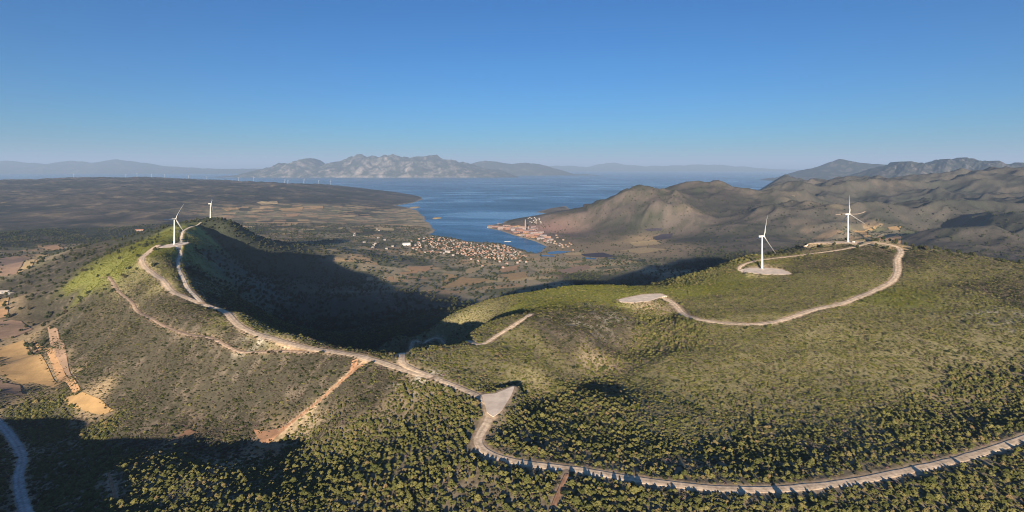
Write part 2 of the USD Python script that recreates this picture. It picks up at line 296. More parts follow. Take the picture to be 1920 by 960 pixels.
# level the ground under them
near = RR < 2200
nx, ny = GX[near].ravel(), GY[near].ravel()
Hn = H[near].ravel().copy(); bare = np.full(nx.size, 99.0)       # metres from the edge of the nearest bare earth
for p in padpoly:
    x0, y0, x1, y1 = p[2].bounds
    s = np.flatnonzero((nx > x0-30) & (nx < x1+30) & (ny > y0-30) & (ny < y1+30))
    inside_pts = s[contains_xy(p[2], nx[s], ny[s])]
    lvl = float(np.median(Hn[inside_pts])) + 1.0 if len(inside_pts) else float(height(*p[2].centroid.coords[0])[0])
    d = shapely.distance(shapely.points(nx[s], ny[s]), p[2])
    t = smoothstep(2, 16, d); Hn[s] = (lvl - .2) * (1 - t) + Hn[s] * t
    bare[s] = np.minimum(bare[s], d - 2); p.append(lvl)
for p in paths:
    tree = cKDTree(p[5]); w2 = p[3] / 2
    d, k = tree.query(np.stack([nx, ny], 1), distance_upper_bound=w2 + 14)
    s = np.flatnonzero(np.isfinite(d)); zr = p[6][k[s]]; ds = d[s]
    # where a road runs onto a pad it takes the pad's level
    t = smoothstep(w2 + 1.2, w2 + 9, ds); Hn[s] = (zr - .2) * (1 - t) + Hn[s] * t
    bare[s] = np.minimum(bare[s], ds - w2 - p[4] * .35)
for p in padpoly:
    s = np.flatnonzero(contains_xy(p[2].buffer(1.5), nx, ny)); Hn[s] = p[3] - .2
H[near] = Hn.reshape(-1, NT)
BARE = np.full((NR, NT), 99.0); BARE[near] = bare.reshape(-1, NT)
for p in padpoly:
    m = trimesh.creation.extrude_polygon(p[2].simplify(.4), 7.0, engine='earcut'); m.apply_translation([0, 0, p[3] - 7.0 + .02]); low = m.vertices[:, 2] < p[3] - 3; c = np.array(p[2].centroid.coords[0]); m.vertices[low, :2] = c + (m.vertices[low, :2] - c) * 1.22
    tag(obj('turbine_pad' if 'urbine' in p[0] else 'gravel_platform', m, p[1]), p[0], kind='structure')
def ribbon(P, z, w, skirt=.8, lift=.06):
    t = np.gradient(P, axis=0); t /= np.linalg.norm(t, axis=1, keepdims=True) + 1e-9
    n = np.stack([-t[:, 1], t[:, 0]], 1)
    wl, wr = (1 + .55 * (fbm2(P[:, 0], P[:, 1], 14, 3, sd) - .5) for sd in (4, 9))
    rows = [np.c_[P + n * (o * w / 2 * (wl if o < 0 else wr))[:, None], z + dz] for o, dz in ((-1.45, -skirt), (-1, lift - .06), (-.8, lift - .02), (-.45, lift), (-.2, lift + .03), (0, lift + .04), (.2, lift + .03), (.45, lift), (.8, lift - .02), (1, lift - .06), (1.45, -skirt))]
    V = np.stack(rows, 1); r, c = V.shape[:2]; i = np.arange(r * c).reshape(r, c)
    f = np.stack([i[:-1, :-1], i[:-1, 1:], i[1:, 1:], i[1:, :-1]], -1).reshape(-1, 4)[:, ::-1]
    return V.reshape(-1, 3), f
TINT = {id(GRAVEL): (.62, .47, .325), id(PALE): (.64, .52, .385), id(GREYROAD): (.40, .37, .34), id(TRACK): (.54, .385, .265), id(REDSOIL): (.36, .20, .115)}
for k, p in enumerate(paths):
    # two worn wheel lines, a darker crown and ragged darker edges
    V, f = ribbon(p[5], p[6] + .012 * k, p[3]); V = V.reshape(-1, 11, 3)[:, ::-1]
    cross = np.array([.62, .80, 1.02, 1.12, .98, .88, .98, 1.12, 1.02, .80, .62])
    wear = cross[None] * (1 + .5 * (fbm2(V[..., 0], V[..., 1], 7, 3, 12) - .5)) * (1 + .35 * (fbm2(V[..., 0], V[..., 1], 40, 2, 13) - .5))
    tag(grid_mesh(p[0], V, GROUND, np.array(TINT[id(p[2])]) * wear[..., None]), p[1], kind='structure')
FARROADS = [('pale zigzag track on the far hillside', 8, [(1476,361),(1483,368),(1492,372),(1499,374)]),('pale zigzag track on the far hillside', 8, [(1499,374),(1490,376),(1478,382)]),('pale road crossing the valley behind the summit turbine', 8, [(1552,405),(1572,405),(1592,402),(1615,398),(1640,391)])]
for label, w, px in FARROADS:
    P = resample(catmull(np.array([hit(*q) for q in px]), 10), 20.0)
    P = np.stack([gaussian_filter1d(P[:, k], 6, mode='nearest') for k in (0, 1)], 1)
    tag(obj('far_road', ribbon(P, gaussian_filter1d(height(P[:, 0], P[:, 1]), 2) + .9, w, skirt=4), FARTRACK, smooth=30), label, kind='structure')

# ------------------------------------------------------------------ what grows where: zones measured in the photograph
# kinds: p pine wood, m brown maquis, g green scrub, y bright yellow-green grass and scrub, f farmed plain, b bare brown hill, d dark wood, s sandy dry ground
ZONES = [(p, k) for k, l in {
 'p': [(700,800),(600,900),(800,780),(900,900),(1100,950),(1300,950),(1600,950),(1850,900),(400,920),(300,900),(1050,820),(1200,850),(1000,780),(1150,700),(1250,580),(1250,620),(1700,800),(1850,850),(1800,760),(1870,720),(740,760),(150,900),(60,830),(130,850),(1500,860),(1400,850),(1130,745),(1320,525),(1420,488),(1500,470),(1900,940),(650,860),(560,830)],
 'g': [(1450,720),(1400,690),(1500,700),(1560,720),(900,605),(850,610),(820,620),(1000,660),(900,680),(1200,720),(1300,700),(1400,640),(1500,640),(1600,640),(1700,620),(1800,640),(1400,560),(1500,530),(1600,510),(1800,560),(1300,800),(1500,780),(1250,760),(1600,760),(850,660),(1700,700),(460,600),(520,625),(1880,620),(1330,570),(950,640),(330,520),(300,500),(1750,520)],
 'y': [(1100,540),(1020,560),(1150,545),(200,510),(150,525),(250,490),(290,470),(330,440),(360,428),(1000,570),(230,500),(180,518),(1300,545),(1350,530),(1700,560)],
 'm': [(60,560),(80,590),(105,615),(125,645),(100,540),(150,480),(120,505),(180,475),(80,520),(140,590),(170,650),(190,700),(230,740),(260,780),(320,790),(380,800),(120,610),(140,640),(250,700),(210,660),(450,800),(300,700),(400,720),(500,720),(250,650),(350,660),(450,700),(550,700),(200,620),(150,600),(100,570),(400,760),(450,780),(300,760),(560,740),(620,720),(350,600),(420,640),(250,590),(1100,620),(1050,620),(1140,600),(1640,480),(1550,500),(1850,540),(1900,560),(340,500),(80,540),(780,560),(850,570),(700,740),(760,560),(820,560)],
 'd': [(400,480),(450,500),(500,550),(420,440),(600,570),(600,600),(700,600),(650,520),(550,480),(30,440),(80,450),(130,440),(200,440),(280,435),(1300,500),(1200,520),(1350,490),(1100,520),(500,600),(750,620),(100,800),(40,790),(180,810)],
 'f': [(900,560),(960,550),(700,500),(800,500),(900,500),(1000,500),(1100,500),(900,480),(1150,490),(600,430),(700,430),(500,420),(750,520),(850,540),(1000,530),(550,400),(1600,440),(1650,450),(20,500),(60,480),(100,470),(1250,510),(720,470),(1700,440),(650,400),(450,400)],
 's': [(40,690),(100,680),(130,700),(170,740),(160,765),(60,630),(200,772),(20,570),(20,620),(1200,455),(1250,468),(1150,468),(40,740),(1100,475),(500,830),(350,815)],
 'b': [(1180,430),(1240,425),(1330,445),(1300,440),(1400,450),(1290,360),(1180,370),(1250,380),(1350,390),(1450,400),(1500,400),(1100,390),(1150,400),(1050,400),(1100,420),(1400,420),(1560,420),(1450,345),(1600,360),(1700,360),(1800,380),(1900,360),(1720,400),(300,350),(100,350),(500,350),(100,380),(300,380),(400,370),(600,370),(700,370),(1800,410),(1870,430),(1650,405),(1870,400),(1750,455),(1870,470),(1800,450),(1900,480),(300,410),(200,400),(100,410),(1850,450)]}.items() for p in l]
zt, zr, zk = [], [], []
for (px, py), k in ZONES:
    q = hit(px, py); zt.append(math.atan2(q[0], q[1])); zr.append(math.log(np.hypot(*q))); zk.append('pmgydfsb'.index(k))
step = 3
gt, gr = np.meshgrid(TH[::step], np.log(RR[::step]))
wob1, wob2 = fbm2(gt, gr, .07, 4, 31) - .5, fbm2(gt, gr, .07, 4, 41) - .5
gt, gr = gt + .07 * wob1, gr + .09 * wob2
Wz = np.zeros(gt.shape + (8,))
for t, r, k in zip(zt, zr, zk):
    d2 = ((gt - t) ** 2 + ((gr - r) * .8) ** 2) / .05 ** 2
    Wz[..., k] += 1 / (d2 + .03) ** 2.2
Wz /= Wz.sum(-1, keepdims=True)
ci = np.meshgrid(np.clip(np.arange(NR) / step, 0, gt.shape[0] - 1), np.clip(np.arange(NT) / step, 0, gt.shape[1] - 1), indexing='ij')
ZW = np.stack([map_coordinates(Wz[..., k], ci, order=1) for k in range(8)], -1)
BASE = np.array([(.23,.18,.115),(.058,.052,.036),(.205,.180,.090),(.165,.170,.045),(.045,.050,.032),(.33,.265,.165),(.27,.20,.12),(.046,.040,.036)])   # p m g y d f s b
COL = ZW @ BASE
# mottling: scrub and bare soil, at the scale of the distance
mot = fbm2(GX, GY, 55, 4, 51); mot2 = fbm2(GX, GY, 260, 4, 61); fine = fbm2(GX, GY, 13, 3, 71)
dry = np.array([.16, .118, .085]); dark = np.array([.030, .038, .022]); pink = np.array([.20, .155, .12])
hill, plain, maq = ZW[..., 7:8], ZW[..., 5:6], ZW[..., 1:2]
COL = COL + (dry - COL) * (.5 * smoothstep(.56, .68, mot2)[..., None] * hill)
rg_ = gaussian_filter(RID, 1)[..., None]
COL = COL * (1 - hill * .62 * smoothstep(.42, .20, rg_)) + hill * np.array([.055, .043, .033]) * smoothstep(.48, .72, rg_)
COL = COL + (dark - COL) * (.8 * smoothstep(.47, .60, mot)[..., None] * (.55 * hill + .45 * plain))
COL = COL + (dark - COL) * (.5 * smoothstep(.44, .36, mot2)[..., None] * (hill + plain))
COL = COL + (pink - COL) * (.4 * smoothstep(.55, .65, fine)[..., None] * (maq + .5 * ZW[..., 2:3]))
mot3, mot4 = fbm2(GX, GY * .8, 150, 3, 171), fbm2(GX, GY, 380, 4, 181)
wst = (west * smoothstep(-.05, -.15, GX / np.maximum(GY, 1)))[..., None]
COL = COL + (np.array([.20, .155, .10]) - COL) * (.8 * smoothstep(.57, .66, mot3)[..., None] * wst)
COL = COL + (np.array([.030, .034, .026]) - COL) * (.75 * smoothstep(.46, .38, mot4)[..., None] * wst)
COL = COL * (1 - .25 * wst)
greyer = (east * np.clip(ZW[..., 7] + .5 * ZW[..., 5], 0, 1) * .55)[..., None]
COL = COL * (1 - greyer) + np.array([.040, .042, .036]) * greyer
# the farmed plain: a patchwork of small fields
def patchwork(x, y, size, seed):
    a = .45; u, v = (x * math.cos(a) + y * math.sin(a)) / size, (-x * math.sin(a) + y * math.cos(a)) / (size * .6)
    v = v + .8 * meshkit.noise(np.stack([u * .35, v * .2, u * 0], -1), seed); u = u + .9 * meshkit.noise(np.stack([np.floor(v) * 1.7, u * .15, u * 0], -1), seed + 1)
    h = np.sin(np.floor(u) * 127.1 + np.floor(v) * 311.7 + seed) * 43758.5453
    return h - np.floor(h)
pw = patchwork(GX + 30 * nz, GY + 30 * nz, 95, 5)
FT = np.array([(.42,.28,.15),(.46,.34,.18),(.36,.23,.13),(.13,.13,.065),(.09,.10,.05)])
fieldmask = (pw < .40)[..., None] * plain * (RR[:, None, None] > 1200)
COL = COL + (FT[np.clip((pw / .08).astype(int), 0, 4)] - COL) * fieldmask * .85
# red earth of the works on the headland, sand along the shore
hx, hy = sea(1000, 436)
works = np.exp(-(((GX - hx) / 300) ** 2 + ((GY - hy) / 250) ** 2) * 1.2) * (SD > 0)
COL = COL + (np.array([.27, .165, .13]) - COL) * np.clip(works * 1.5, 0, .95)[..., None]
COL = COL + (np.array([.30, .24, .17]) - COL) * (.8 * smoothstep(45, 5, SD) * (SD > -30))[..., None]
vx, vy = sea(900, 470)
vill = np.exp(-(((GX - vx) / 330) ** 2 + ((GY - vy) / 260) ** 2) ** 2) * (SD > 0)
COL = COL + (np.array([.23, .17, .125]) - COL) * np.clip(vill * .7 * (mot[..., ] > .42), 0, 1)[..., None]
# pale cut banks and spoil beside the roads
bank = smoothstep(3.2, .2, BARE + 5 * (fbm2(GX, GY, 9, 3, 81) - .5))[..., None]
COL = COL + (np.array([.40, .29, .19]) * (.8 + .4 * fine[..., None]) - COL) * bank
# pale limestone showing on the spur and near the pads
for px, py, rad in ((1080,600,34),(1140,590,30),(1110,575,26),(790,702,26),(200,882,16),(345,500,14),(350,525,14),(345,435,22),(480,640,20),(1880,600,40),(205,875,12)):
    q = hit(px, py); d = np.hypot(GX - q[0], GY - q[1]) / rad
    COL = COL + (np.array([.40, .36, .29]) - COL) * (np.exp(-d * d) * smoothstep(.45, .62, fine))[..., None]
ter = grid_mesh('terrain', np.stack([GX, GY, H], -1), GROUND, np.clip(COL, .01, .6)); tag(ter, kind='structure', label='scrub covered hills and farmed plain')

# ------------------------------------------------------------------ single fields of the plain
STRAW = plain_mat('straw_field', (.40, .255, .115), vary=.14, scale=.06); OCHRE = plain_mat('ochre_field', (.42, .25, .13), vary=.14, scale=.05)
TILLED = plain_mat('tilled_field', (.28, .185, .125), vary=.15, scale=.06); STUBBLE = plain_mat('stubble_field', (.40, .29, .15), vary=.12, scale=.05)
POND = usdkit.material(stage, '/World/Looks/pond', {'p': ('principled_bsdf', {'base_color': (.012, .03, .06), 'roughness': .15, 'ior': 1.33})}, surface='p.BSDF')
SLAG = plain_mat('dark_slag', (.045, .038, .05), vary=.2, scale=.02)
FIELDS = [
 (STRAW,[(0,652),(44,638),(118,718),(100,727),(85,722),(60,718),(40,722),(0,703)]),(TILLED,[(48,640),(66,650),(92,675),(108,700),(112,708)]),(STRAW,[(116,749),(155,736),(190,752),(214,770),(196,778),(150,768),(132,766)]),
 (STRAW,[(0,561),(17,558),(15,573),(0,576)]),(OCHRE,[(0,580),(16,578),(13,594),(0,597)]),(TILLED,[(0,716),(38,724),(42,742),(0,738)]),(TILLED,[(0,484),(58,483),(40,500),(30,515),(0,519)]),(STUBBLE,[(62,480),(92,478),(60,500),(30,516),(42,500)]),(OCHRE,[(70,461),(112,460),(120,468),(92,471)]),
 (STRAW,[(824,541),(850,527),(862,520),(922,524),(896,532),(862,538)]),(STRAW,[(830,513),(850,515),(858,519),(834,530),(826,528),(842,521)]),(OCHRE,[(763,500),(805,499),(813,497),(809,504),(798,510),(765,506)]),(OCHRE,[(748,512),(785,508),(782,512),(752,515)]),
 (STRAW,[(943,515),(990,509),(988,520),(950,527),(945,522)]),(OCHRE,[(936,503),(974,497),(968,508),(940,511)]),(STUBBLE,[(872,506),(904,498),(905,503),(888,512),(874,514)]),(TILLED,[(1045,508),(1100,496),(1108,503),(1062,515)]),(OCHRE,[(775,468),(830,472),(828,476),(780,473)]),(OCHRE,[(771,464),(786,462),(788,468),(773,469)]),
 (STUBBLE,[(700,427),(740,428),(738,433),(704,431)]),(OCHRE,[(686,521),(700,519),(702,526),(688,527)]),(OCHRE,[(725,520),(738,519),(737,524),(726,525)]),(STUBBLE,[(782,545),(808,543),(818,540),(816,545),(790,549)]),(STUBBLE,[(685,455),(712,453),(711,457),(687,458)]),
 (STUBBLE,[(480,380),(520,377),(521,383),(490,384)]),(STRAW,[(522,392),(568,388),(567,395),(530,397)]),(STRAW,[(580,388),(606,387),(606,391),(585,393)]),(STRAW,[(415,391),(445,389),(448,393),(425,396)]),(OCHRE,[(535,402),(565,400),(556,406),(540,407)]),(STUBBLE,[(640,405),(668,403),(665,407),(645,408)]),
 (STRAW,[(1598,433),(1640,425),(1643,430),(1622,434),(1633,444),(1622,447),(1610,437)]),(OCHRE,[(1645,443),(1672,441),(1690,445),(1652,450)]),(STRAW,[(1664,427),(1690,425),(1687,432),(1668,432)]),(STUBBLE,[(1160,470),(1210,464),(1250,468),(1200,476)]),(STUBBLE,[(1058,475),(1089,473),(1090,479),(1062,479)]),(STUBBLE,[(1180,455),(1230,450),(1240,458),(1190,462)]),
 (SLAG,[(1208,431),(1222,428),(1243,429),(1240,433),(1215,434)]),(SLAG,[(1224,445),(1240,440),(1262,438),(1258,447),(1230,451)]),(SLAG,[(1090,477),(1130,474),(1160,482),(1120,483),(1095,481)]),
 (TILLED,[(0,600),(40,603),(62,618),(30,632),(0,637)]),(OCHRE,[(64,641),(85,652),(122,702),(152,735),(136,738),(119,716)]),(TILLED,[(88,612),(108,618),(128,688),(150,722),(130,706),(104,668)]),(STUBBLE,[(0,620),(0,640),(-30,645),(-30,620)]),
 (REDSOIL,[(475,806),(500,809),(530,800),(533,808),(505,834),(492,836)]),(REDSOIL,[(332,822),(345,810),(356,806),(373,812),(350,817)]),(REDSOIL,[(660,678),(672,674),(668,690),(655,702)]),
 (POND,[(1024,474),(1045,471),(1070,472),(1050,476),(1030,477)]),(POND,[(1138,483),(1155,484),(1152,486),(1140,485)]),(POND,[(1178,486),(1212,489),(1208,491),(1182,488)]),(POND,[(1010,478),(1040,480),(1038,482),(1014,481)]),(POND,[(1092,483),(1118,484),(1116,487),(1094,486)]),
]
def draped(poly, lift, cell):
    x0, y0, x1, y1 = poly.bounds; V, Fc = [], []
    for gx in np.arange(math.floor(x0 / cell), math.ceil(x1 / cell)):
        for gy in np.arange(math.floor(y0 / cell), math.ceil(y1 / cell)):
            c = poly.intersection(box(gx*cell, gy*cell, (gx+1)*cell, (gy+1)*cell))
            for g in getattr(c, 'geoms', [c]):
                if g.geom_type != 'Polygon' or g.area < .5: continue
                v, f = trimesh.creation.triangulate_polygon(g, engine='earcut')
                Fc += [list(np.array(t) + len(V)) for t in f]; V += list(map(tuple, v))
    V = np.array(V); z = height(V[:, 0], V[:, 1])
    V3 = np.c_[V, z + lift]
    f = np.array(Fc); n = np.cross(V3[f[:, 1]] - V3[f[:, 0]], V3[f[:, 2]] - V3[f[:, 0]])[:, 2]
    f[n < 0] = f[n < 0][:, ::-1]
    return V3, f
names = {id(STRAW): ('straw coloured field', 'field'), id(OCHRE): ('ochre field', 'field'), id(TILLED): ('brown tilled field', 'field'), id(STUBBLE): ('pale stubble field', 'field'), id(REDSOIL): ('patch of bare red earth', 'bare_earth'), id(POND): ('blue pool of water', 'pool'), id(SLAG): ('dark slag heap', 'slag_ground')}
FIELDPOLY = []
for k, (mat, px) in enumerate(FIELDS):
    pg = Polygon(np.array([hit(*q) for q in px])).buffer(0)
    if pg.is_empty or pg.area < 20: continue
    if pg.geom_type != 'Polygon': pg = max(pg.geoms, key=lambda g: g.area)
    r = math.hypot(*pg.centroid.coords[0]); cell = max(8, r * .006)
    if not (k >= 36 and r < 1600): FIELDPOLY.append(pg.buffer(-r * .003))
    if mat is POND: pg = pg.buffer(2)
    tag(obj(names[id(mat)][1], draped(pg, .25 + r * .00035 + .03 * (k % 7), cell), mat, smooth=True), names[id(mat)][0], kind='structure')
# ------------------------------------------------------------------ far mountains over the water
def mat_mountain(name, rock, scrub, scale):
    return usdkit.material(stage, '/World/Looks/' + name, {
        'g': ('geometry', {}), 'mp': ('mapping', {'scale': (1., 1., .45)}), 'n': ('noise_texture', {'scale': scale, 'detail': 7.0, 'roughness': .68, 'distortion': .6}),
        'sx': ('separate_xyz', {}), 'zr': ('map_range', {'from_min': .15, 'from_max': .9, 'to_min': .14, 'to_max': -.08}),
        'ad': ('math', {'math_type': 'add'}), 'r': ('rgb_ramp', {'ramp': [(.40, scrub), (.52, tuple(.5*(np.array(scrub)+np.array(rock)))), (.62, rock)]}),
        'p': ('principled_bsdf', {'roughness': .95, 'specular_ior_level': .1})},
        [('g.position', 'mp.vector'), ('mp.vector', 'n.vector'), ('g.normal', 'sx.vector'), ('sx.z', 'zr.value'), ('n.fac', 'ad.value1'), ('zr.result', 'ad.value2'), ('ad.value', 'r.fac'), ('r.color', 'p.base_color')], surface='p.BSDF')
ROCKY = mat_mountain('grey_rock', (.26, .22, .195), (.045, .048, .042), .003)
SCRUBBY = mat_mountain('scrub_mountain', (.12, .10, .09), (.026, .03, .028), .004)
BLUISH = mat_mountain('distant_slope', (.14, .12, .105), (.05, .052, .045), .0012)
def mountain(name, label, mat, line, dist, depth, foot, amp, scale, seed, cliff=1.0, lean=0.0, rows=70, per=1.6):
    """A range whose crest follows the outline of the photograph, at its distance; it has front and back slopes."""
    line = np.array(line, float); px = np.arange(line[0, 0], line[-1, 0], per)
    crest = np.interp(px, line[:, 0], line[:, 1]); crest = gaussian_filter1d(crest, 1)
    u = (px - 960) / F
    jag = meshkit.fbm(np.stack([px / 13.0, px * 0, px * 0 + seed], -1), 4, seed) - .5
    crest = crest - jag * 9 * np.clip((331 - crest) / 25, 0, 1) * min(1, amp * 1.6)
    zc = np.maximum(CAM_Z + (EYE - crest) / F * dist, foot + 2)
    v = np.linspace(-1, 1, rows)
    X0, Y0 = np.meshgrid(u * dist, v); Yc = dist + Y0 * depth
    lean_x = lean * Y0 * depth
    X = X0 + lean_x
    n = ridged(X / 1.0 - lean_x * 2, Yc * .45, scale, 5, seed) - .45
    shape = np.clip(1 - np.abs(Y0) ** (1.15 / cliff), 0, 1) ** (1 / cliff)
    Z = foot + (zc - foot)[None] * np.clip(shape * (1 + .10 * n) + n * amp * np.sin(np.pi * np.clip(1 - np.abs(Y0), 0, 1) * .9) , 0, 1.12)
    end = np.minimum(np.arange(len(px)), np.arange(len(px))[::-1]) / 6.0
    Z = foot + (Z - foot) * np.clip(end, 0, 1)[None] - 8 * (np.abs(Y0) > .999)
    P = np.stack([X, Yc, Z], -1)
    return tag(grid_mesh(name, P, mat), kind='structure', label=label)
mountain('mountain_range', 'grey rocky mountain range across the water in the middle', ROCKY, [(440,331),(475,326),(500,318),(540,309),(583,302),(598,309),(612,312),(634,307),(652,299),(672,293),(690,293),(722,297),(744,295),(770,299),(800,294),(815,296),(835,300),(860,304),(885,308),(905,314),(925,316),(950,324),(972,332)], 25500, 2600, 0, .85, 1300, 3, cliff=1.35)
mountain('mountain_range', 'hazy dark ridge behind the right end of the rocky range', BLUISH, [(820,318),(865,310),(900,303),(935,305),(960,307),(1000,307),(1030,313),(1060,322),(1085,329),(1110,331)], 31000, 3000, 0, .3, 2500, 8)
mountain('mountain_range', 'long hazy blue ridge on the left horizon', BLUISH, [(-140,306),(-60,300),(0,302),(50,306),(80,309),(112,306),(140,302),(160,305),(178,306),(202,303),(218,300),(235,304),(262,306),(300,310),(350,313),(400,317),(445,318),(480,317),(505,316),(540,320),(580,326)], 38500, 4000, 0, .3, 3500, 12)
mountain('mountain_range', 'very pale distant ridge low on the horizon in the middle', BLUISH, [(980,320),(1020,313),(1060,311),(1100,313),(1130,308),(1150,306),(1175,309),(1200,311),(1260,311),(1310,309),(1350,310),(1400,313),(1450,317),(1500,319),(1560,324),(1600,330)], 56000, 5000, 0, .3, 5000, 15)
mountain('mountain_range', 'blue pointed mountain on the right beyond the hills', SCRUBBY, [(1478,331),(1500,326),(1520,320),(1548,311),(1566,303),(1577,300),(1588,302),(1602,307),(1625,311),(1660,312),(1690,315),(1720,320),(1760,326)], 16800, 2300, 0, .5, 1300, 19)
mountain('mountain_range', 'dark blue ridged mountain range with pale gullies on the far right', SCRUBBY, [(1560,336),(1600,330),(1640,319),(1668,312),(1690,308),(1720,311),(1742,309),(1765,305),(1795,302),(1822,302),(1842,306),(1862,311),(1890,312),(1925,307),(1960,305),(2040,309),(2120,320)], 11500, 1700, 120, .9, 800, 23, lean=.5, rows=90, per=1.2)
for label, px, py, rx, ry, hh in (('low rocky islet off the western shore', 820, 409, 45, 90, 5), ('tiny pale islet near the western cape', 778, 389, 60, 120, 6), ('flat islet between the bay and the cape', 757, 394, 70, 90, 4)):
    m = trimesh.creation.icosphere(3, 1.0); v = m.vertices; v *= (1 + .35 * (meshkit.fbm(v * 2.2 + px, 3, 5) - .5))[:, None]
    cx, cy = sea(px, py); m.vertices = v * [rx, ry, hh] + [cx, cy, 0]
    tag(obj('islet', m, STUBBLE, smooth=True), label, kind='structure')

# ------------------------------------------------------------------ wind turbines
def xform(name, x, y, z, rz=0.0, s=1.0):
    t = UsdGeom.Xform.Define(stage, path_of(name)); t.AddTranslateOp().Set(Gf.Vec3d(float(x), float(y), float(z))); t.AddRotateZOp().Set(float(rz)); t.AddScaleOp().Set(Gf.Vec3f(float(s))); return t.GetPrim()
def loft(sections):
    """Joins rings of equal length (n, 3) into a closed surface."""
    S_ = np.array(sections); r, c = S_.shape[:2]; i = np.arange(r * c).reshape(r, c); j = np.roll(i, -1, 1)
    f = [np.stack([i[:-1], j[:-1], j[1:]], -1).reshape(-1, 3), np.stack([i[:-1], j[1:], i[1:]], -1).reshape(-1, 3)]
    f += [np.array([[i[0, 0], i[0, k + 1], i[0, k]] for k in range(1, c - 1)]), np.array([[i[-1, 0], i[-1, k], i[-1, k + 1]] for k in range(1, c - 1)])]
    return trimesh.Trimesh(S_.reshape(-1, 3), np.vstack(f), process=False)
ang = np.arange(16) * 2 * np.pi / 16
def blade_mesh(R):
    """A blade along +z from the hub, its rotor axis along +x: round root, broad shoulder, twisted taper, curved tip."""
    secs = []
    for t in (0, .03, .07, .13, .2, .3, .42, .55, .7, .84, .93, .98, 1.0):
        chord = np.interp(t, [0, .05, .2, .4, .7, .95, 1], [.046, .048, .088, .068, .045, .024, .006]) * R
        thick = np.interp(t, [0, .06, .2, .5, 1], [1, .9, .36, .22, .16]) * chord
        tw = math.radians(np.interp(t, [0, .2, .5, 1], [16, 13, 5, 0]))
        y, x = np.cos(ang) * chord / 2 - (chord / 2 - .023 * R) * min(1, t / .1) * .5, np.sin(ang) * thick / 2 * np.where(np.cos(ang) < 0, 1, .8)
        secs.append(np.stack([x * math.cos(tw) - y * math.sin(tw) + .045 * R * t * t, x * math.sin(tw) + y * math.cos(tw), np.full(16, R * (.025 + .975 * t))], 1))
    return loft(secs)
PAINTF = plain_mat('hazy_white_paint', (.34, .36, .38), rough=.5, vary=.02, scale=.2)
def turbine(x, y, base, yaw, turn, label, hub=66.0, R=45.0, group='wind turbines', deep=True):
    t = UsdGeom.Xform.Define(stage, path_of('wind_turbine')); t.AddTranslateOp().Set(Gf.Vec3d(x, y, base)); p = tag(t.GetPrim(), label, 'wind turbine', group)
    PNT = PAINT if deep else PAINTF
    if deep:
        f = trimesh.creation.revolve(np.array([(0, -3), (6, -3), (6, .25), (2.6, .55), (0, .55)]), sections=32); obj('foundation', f, CONCRETE, p, smooth=30)
    h = np.linspace(0, hub - 1.6, 12)
    tw = trimesh.creation.revolve(np.r_[[(0, .0)], np.c_[2.1 - .85 * h / hub, h + .3], [(0, hub - 1.3)]], sections=28)
    tp = obj('tower', tw, PNT, p, smooth=30)
    if deep:
        for k in (.33, .66):
            ring = trimesh.creation.revolve(np.array([(2.1 - .85 * k - .05, hub*k - .12), (2.1 - .85 * k + .06, hub*k - .12), (2.1 - .85 * k + .06, hub*k + .12), (2.1 - .85 * k - .05, hub*k + .12)]), sections=28); obj('flange', ring, PNT, tp, smooth=30)
        d = trimesh.creation.box([.3, 1.0, 2.2]); d.apply_translation([2.05, 0, 1.9]); d.apply_transform(trimesh.transformations.rotation_matrix(-1.2, [0, 0, 1])); obj('door', d, DARKDOOR, tp)
        st = trimesh.creation.box([1.3, 1.2, .8]); st.apply_translation([2.7, 0, .75]); st.apply_transform(trimesh.transformations.rotation_matrix(-1.2, [0, 0, 1])); obj('step', st, CONCRETE, tp)
    M = trimesh.transformations.rotation_matrix(yaw, [0, 0, 1]); M[:3, 3] = [0, 0, hub]
    tilt = trimesh.transformations.rotation_matrix(-math.radians(5), [0, 1, 0])
    secs = []
    for xx, w, hh, dz in ((-7.2, 1.2, 1.3, .35), (-6.9, 1.7, 1.75, .25), (-3, 1.95, 1.95, .15), (1.2, 1.85, 1.9, .1), (2.4, 1.5, 1.6, 0)):
        a2 = np.arange(20) * 2 * np.pi / 20; c, s_ = np.cos(a2), np.sin(a2)
        secs.append(np.stack([np.full(20, xx), np.sign(c) * np.abs(c) ** .55 * w, np.sign(s_) * np.abs(s_) ** .55 * hh + dz], 1))
    n = loft(secs); n.apply_transform(M @ tilt); np_ = obj('nacelle', n, PNT, p, smooth=40)
    if deep:
        vane = trimesh.creation.cylinder(.09, 1.6); vane.apply_translation([-6, .4, 2.7]); vane.apply_transform(M @ tilt); obj('wind_sensor', vane, PNT, np_)
    hb = trimesh.creation.revolve(np.array([(0, -1.2), (1.5, -1.2), (1.75, -.4), (1.7, .5), (1.35, 1.4), (.8, 2.0), (0, 2.3)]), sections=24)
    hb.apply_transform(M @ tilt @ trimesh.transformations.translation_matrix([3.9, 0, 0]) @ trimesh.transformations.rotation_matrix(math.pi / 2, [0, 1, 0])); obj('hub', hb, PNT, p, smooth=40)
    for k in range(3):
        b = blade_mesh(R); cone = trimesh.transformations.rotation_matrix(math.radians(4), [0, 1, 0])
        b.apply_transform(M @ tilt @ trimesh.transformations.translation_matrix([3.9, 0, 0]) @ trimesh.transformations.rotation_matrix(math.radians(turn + 120 * k), [1, 0, 0]) @ cone); obj('blade', b, PNT, p, smooth=40)
    return p
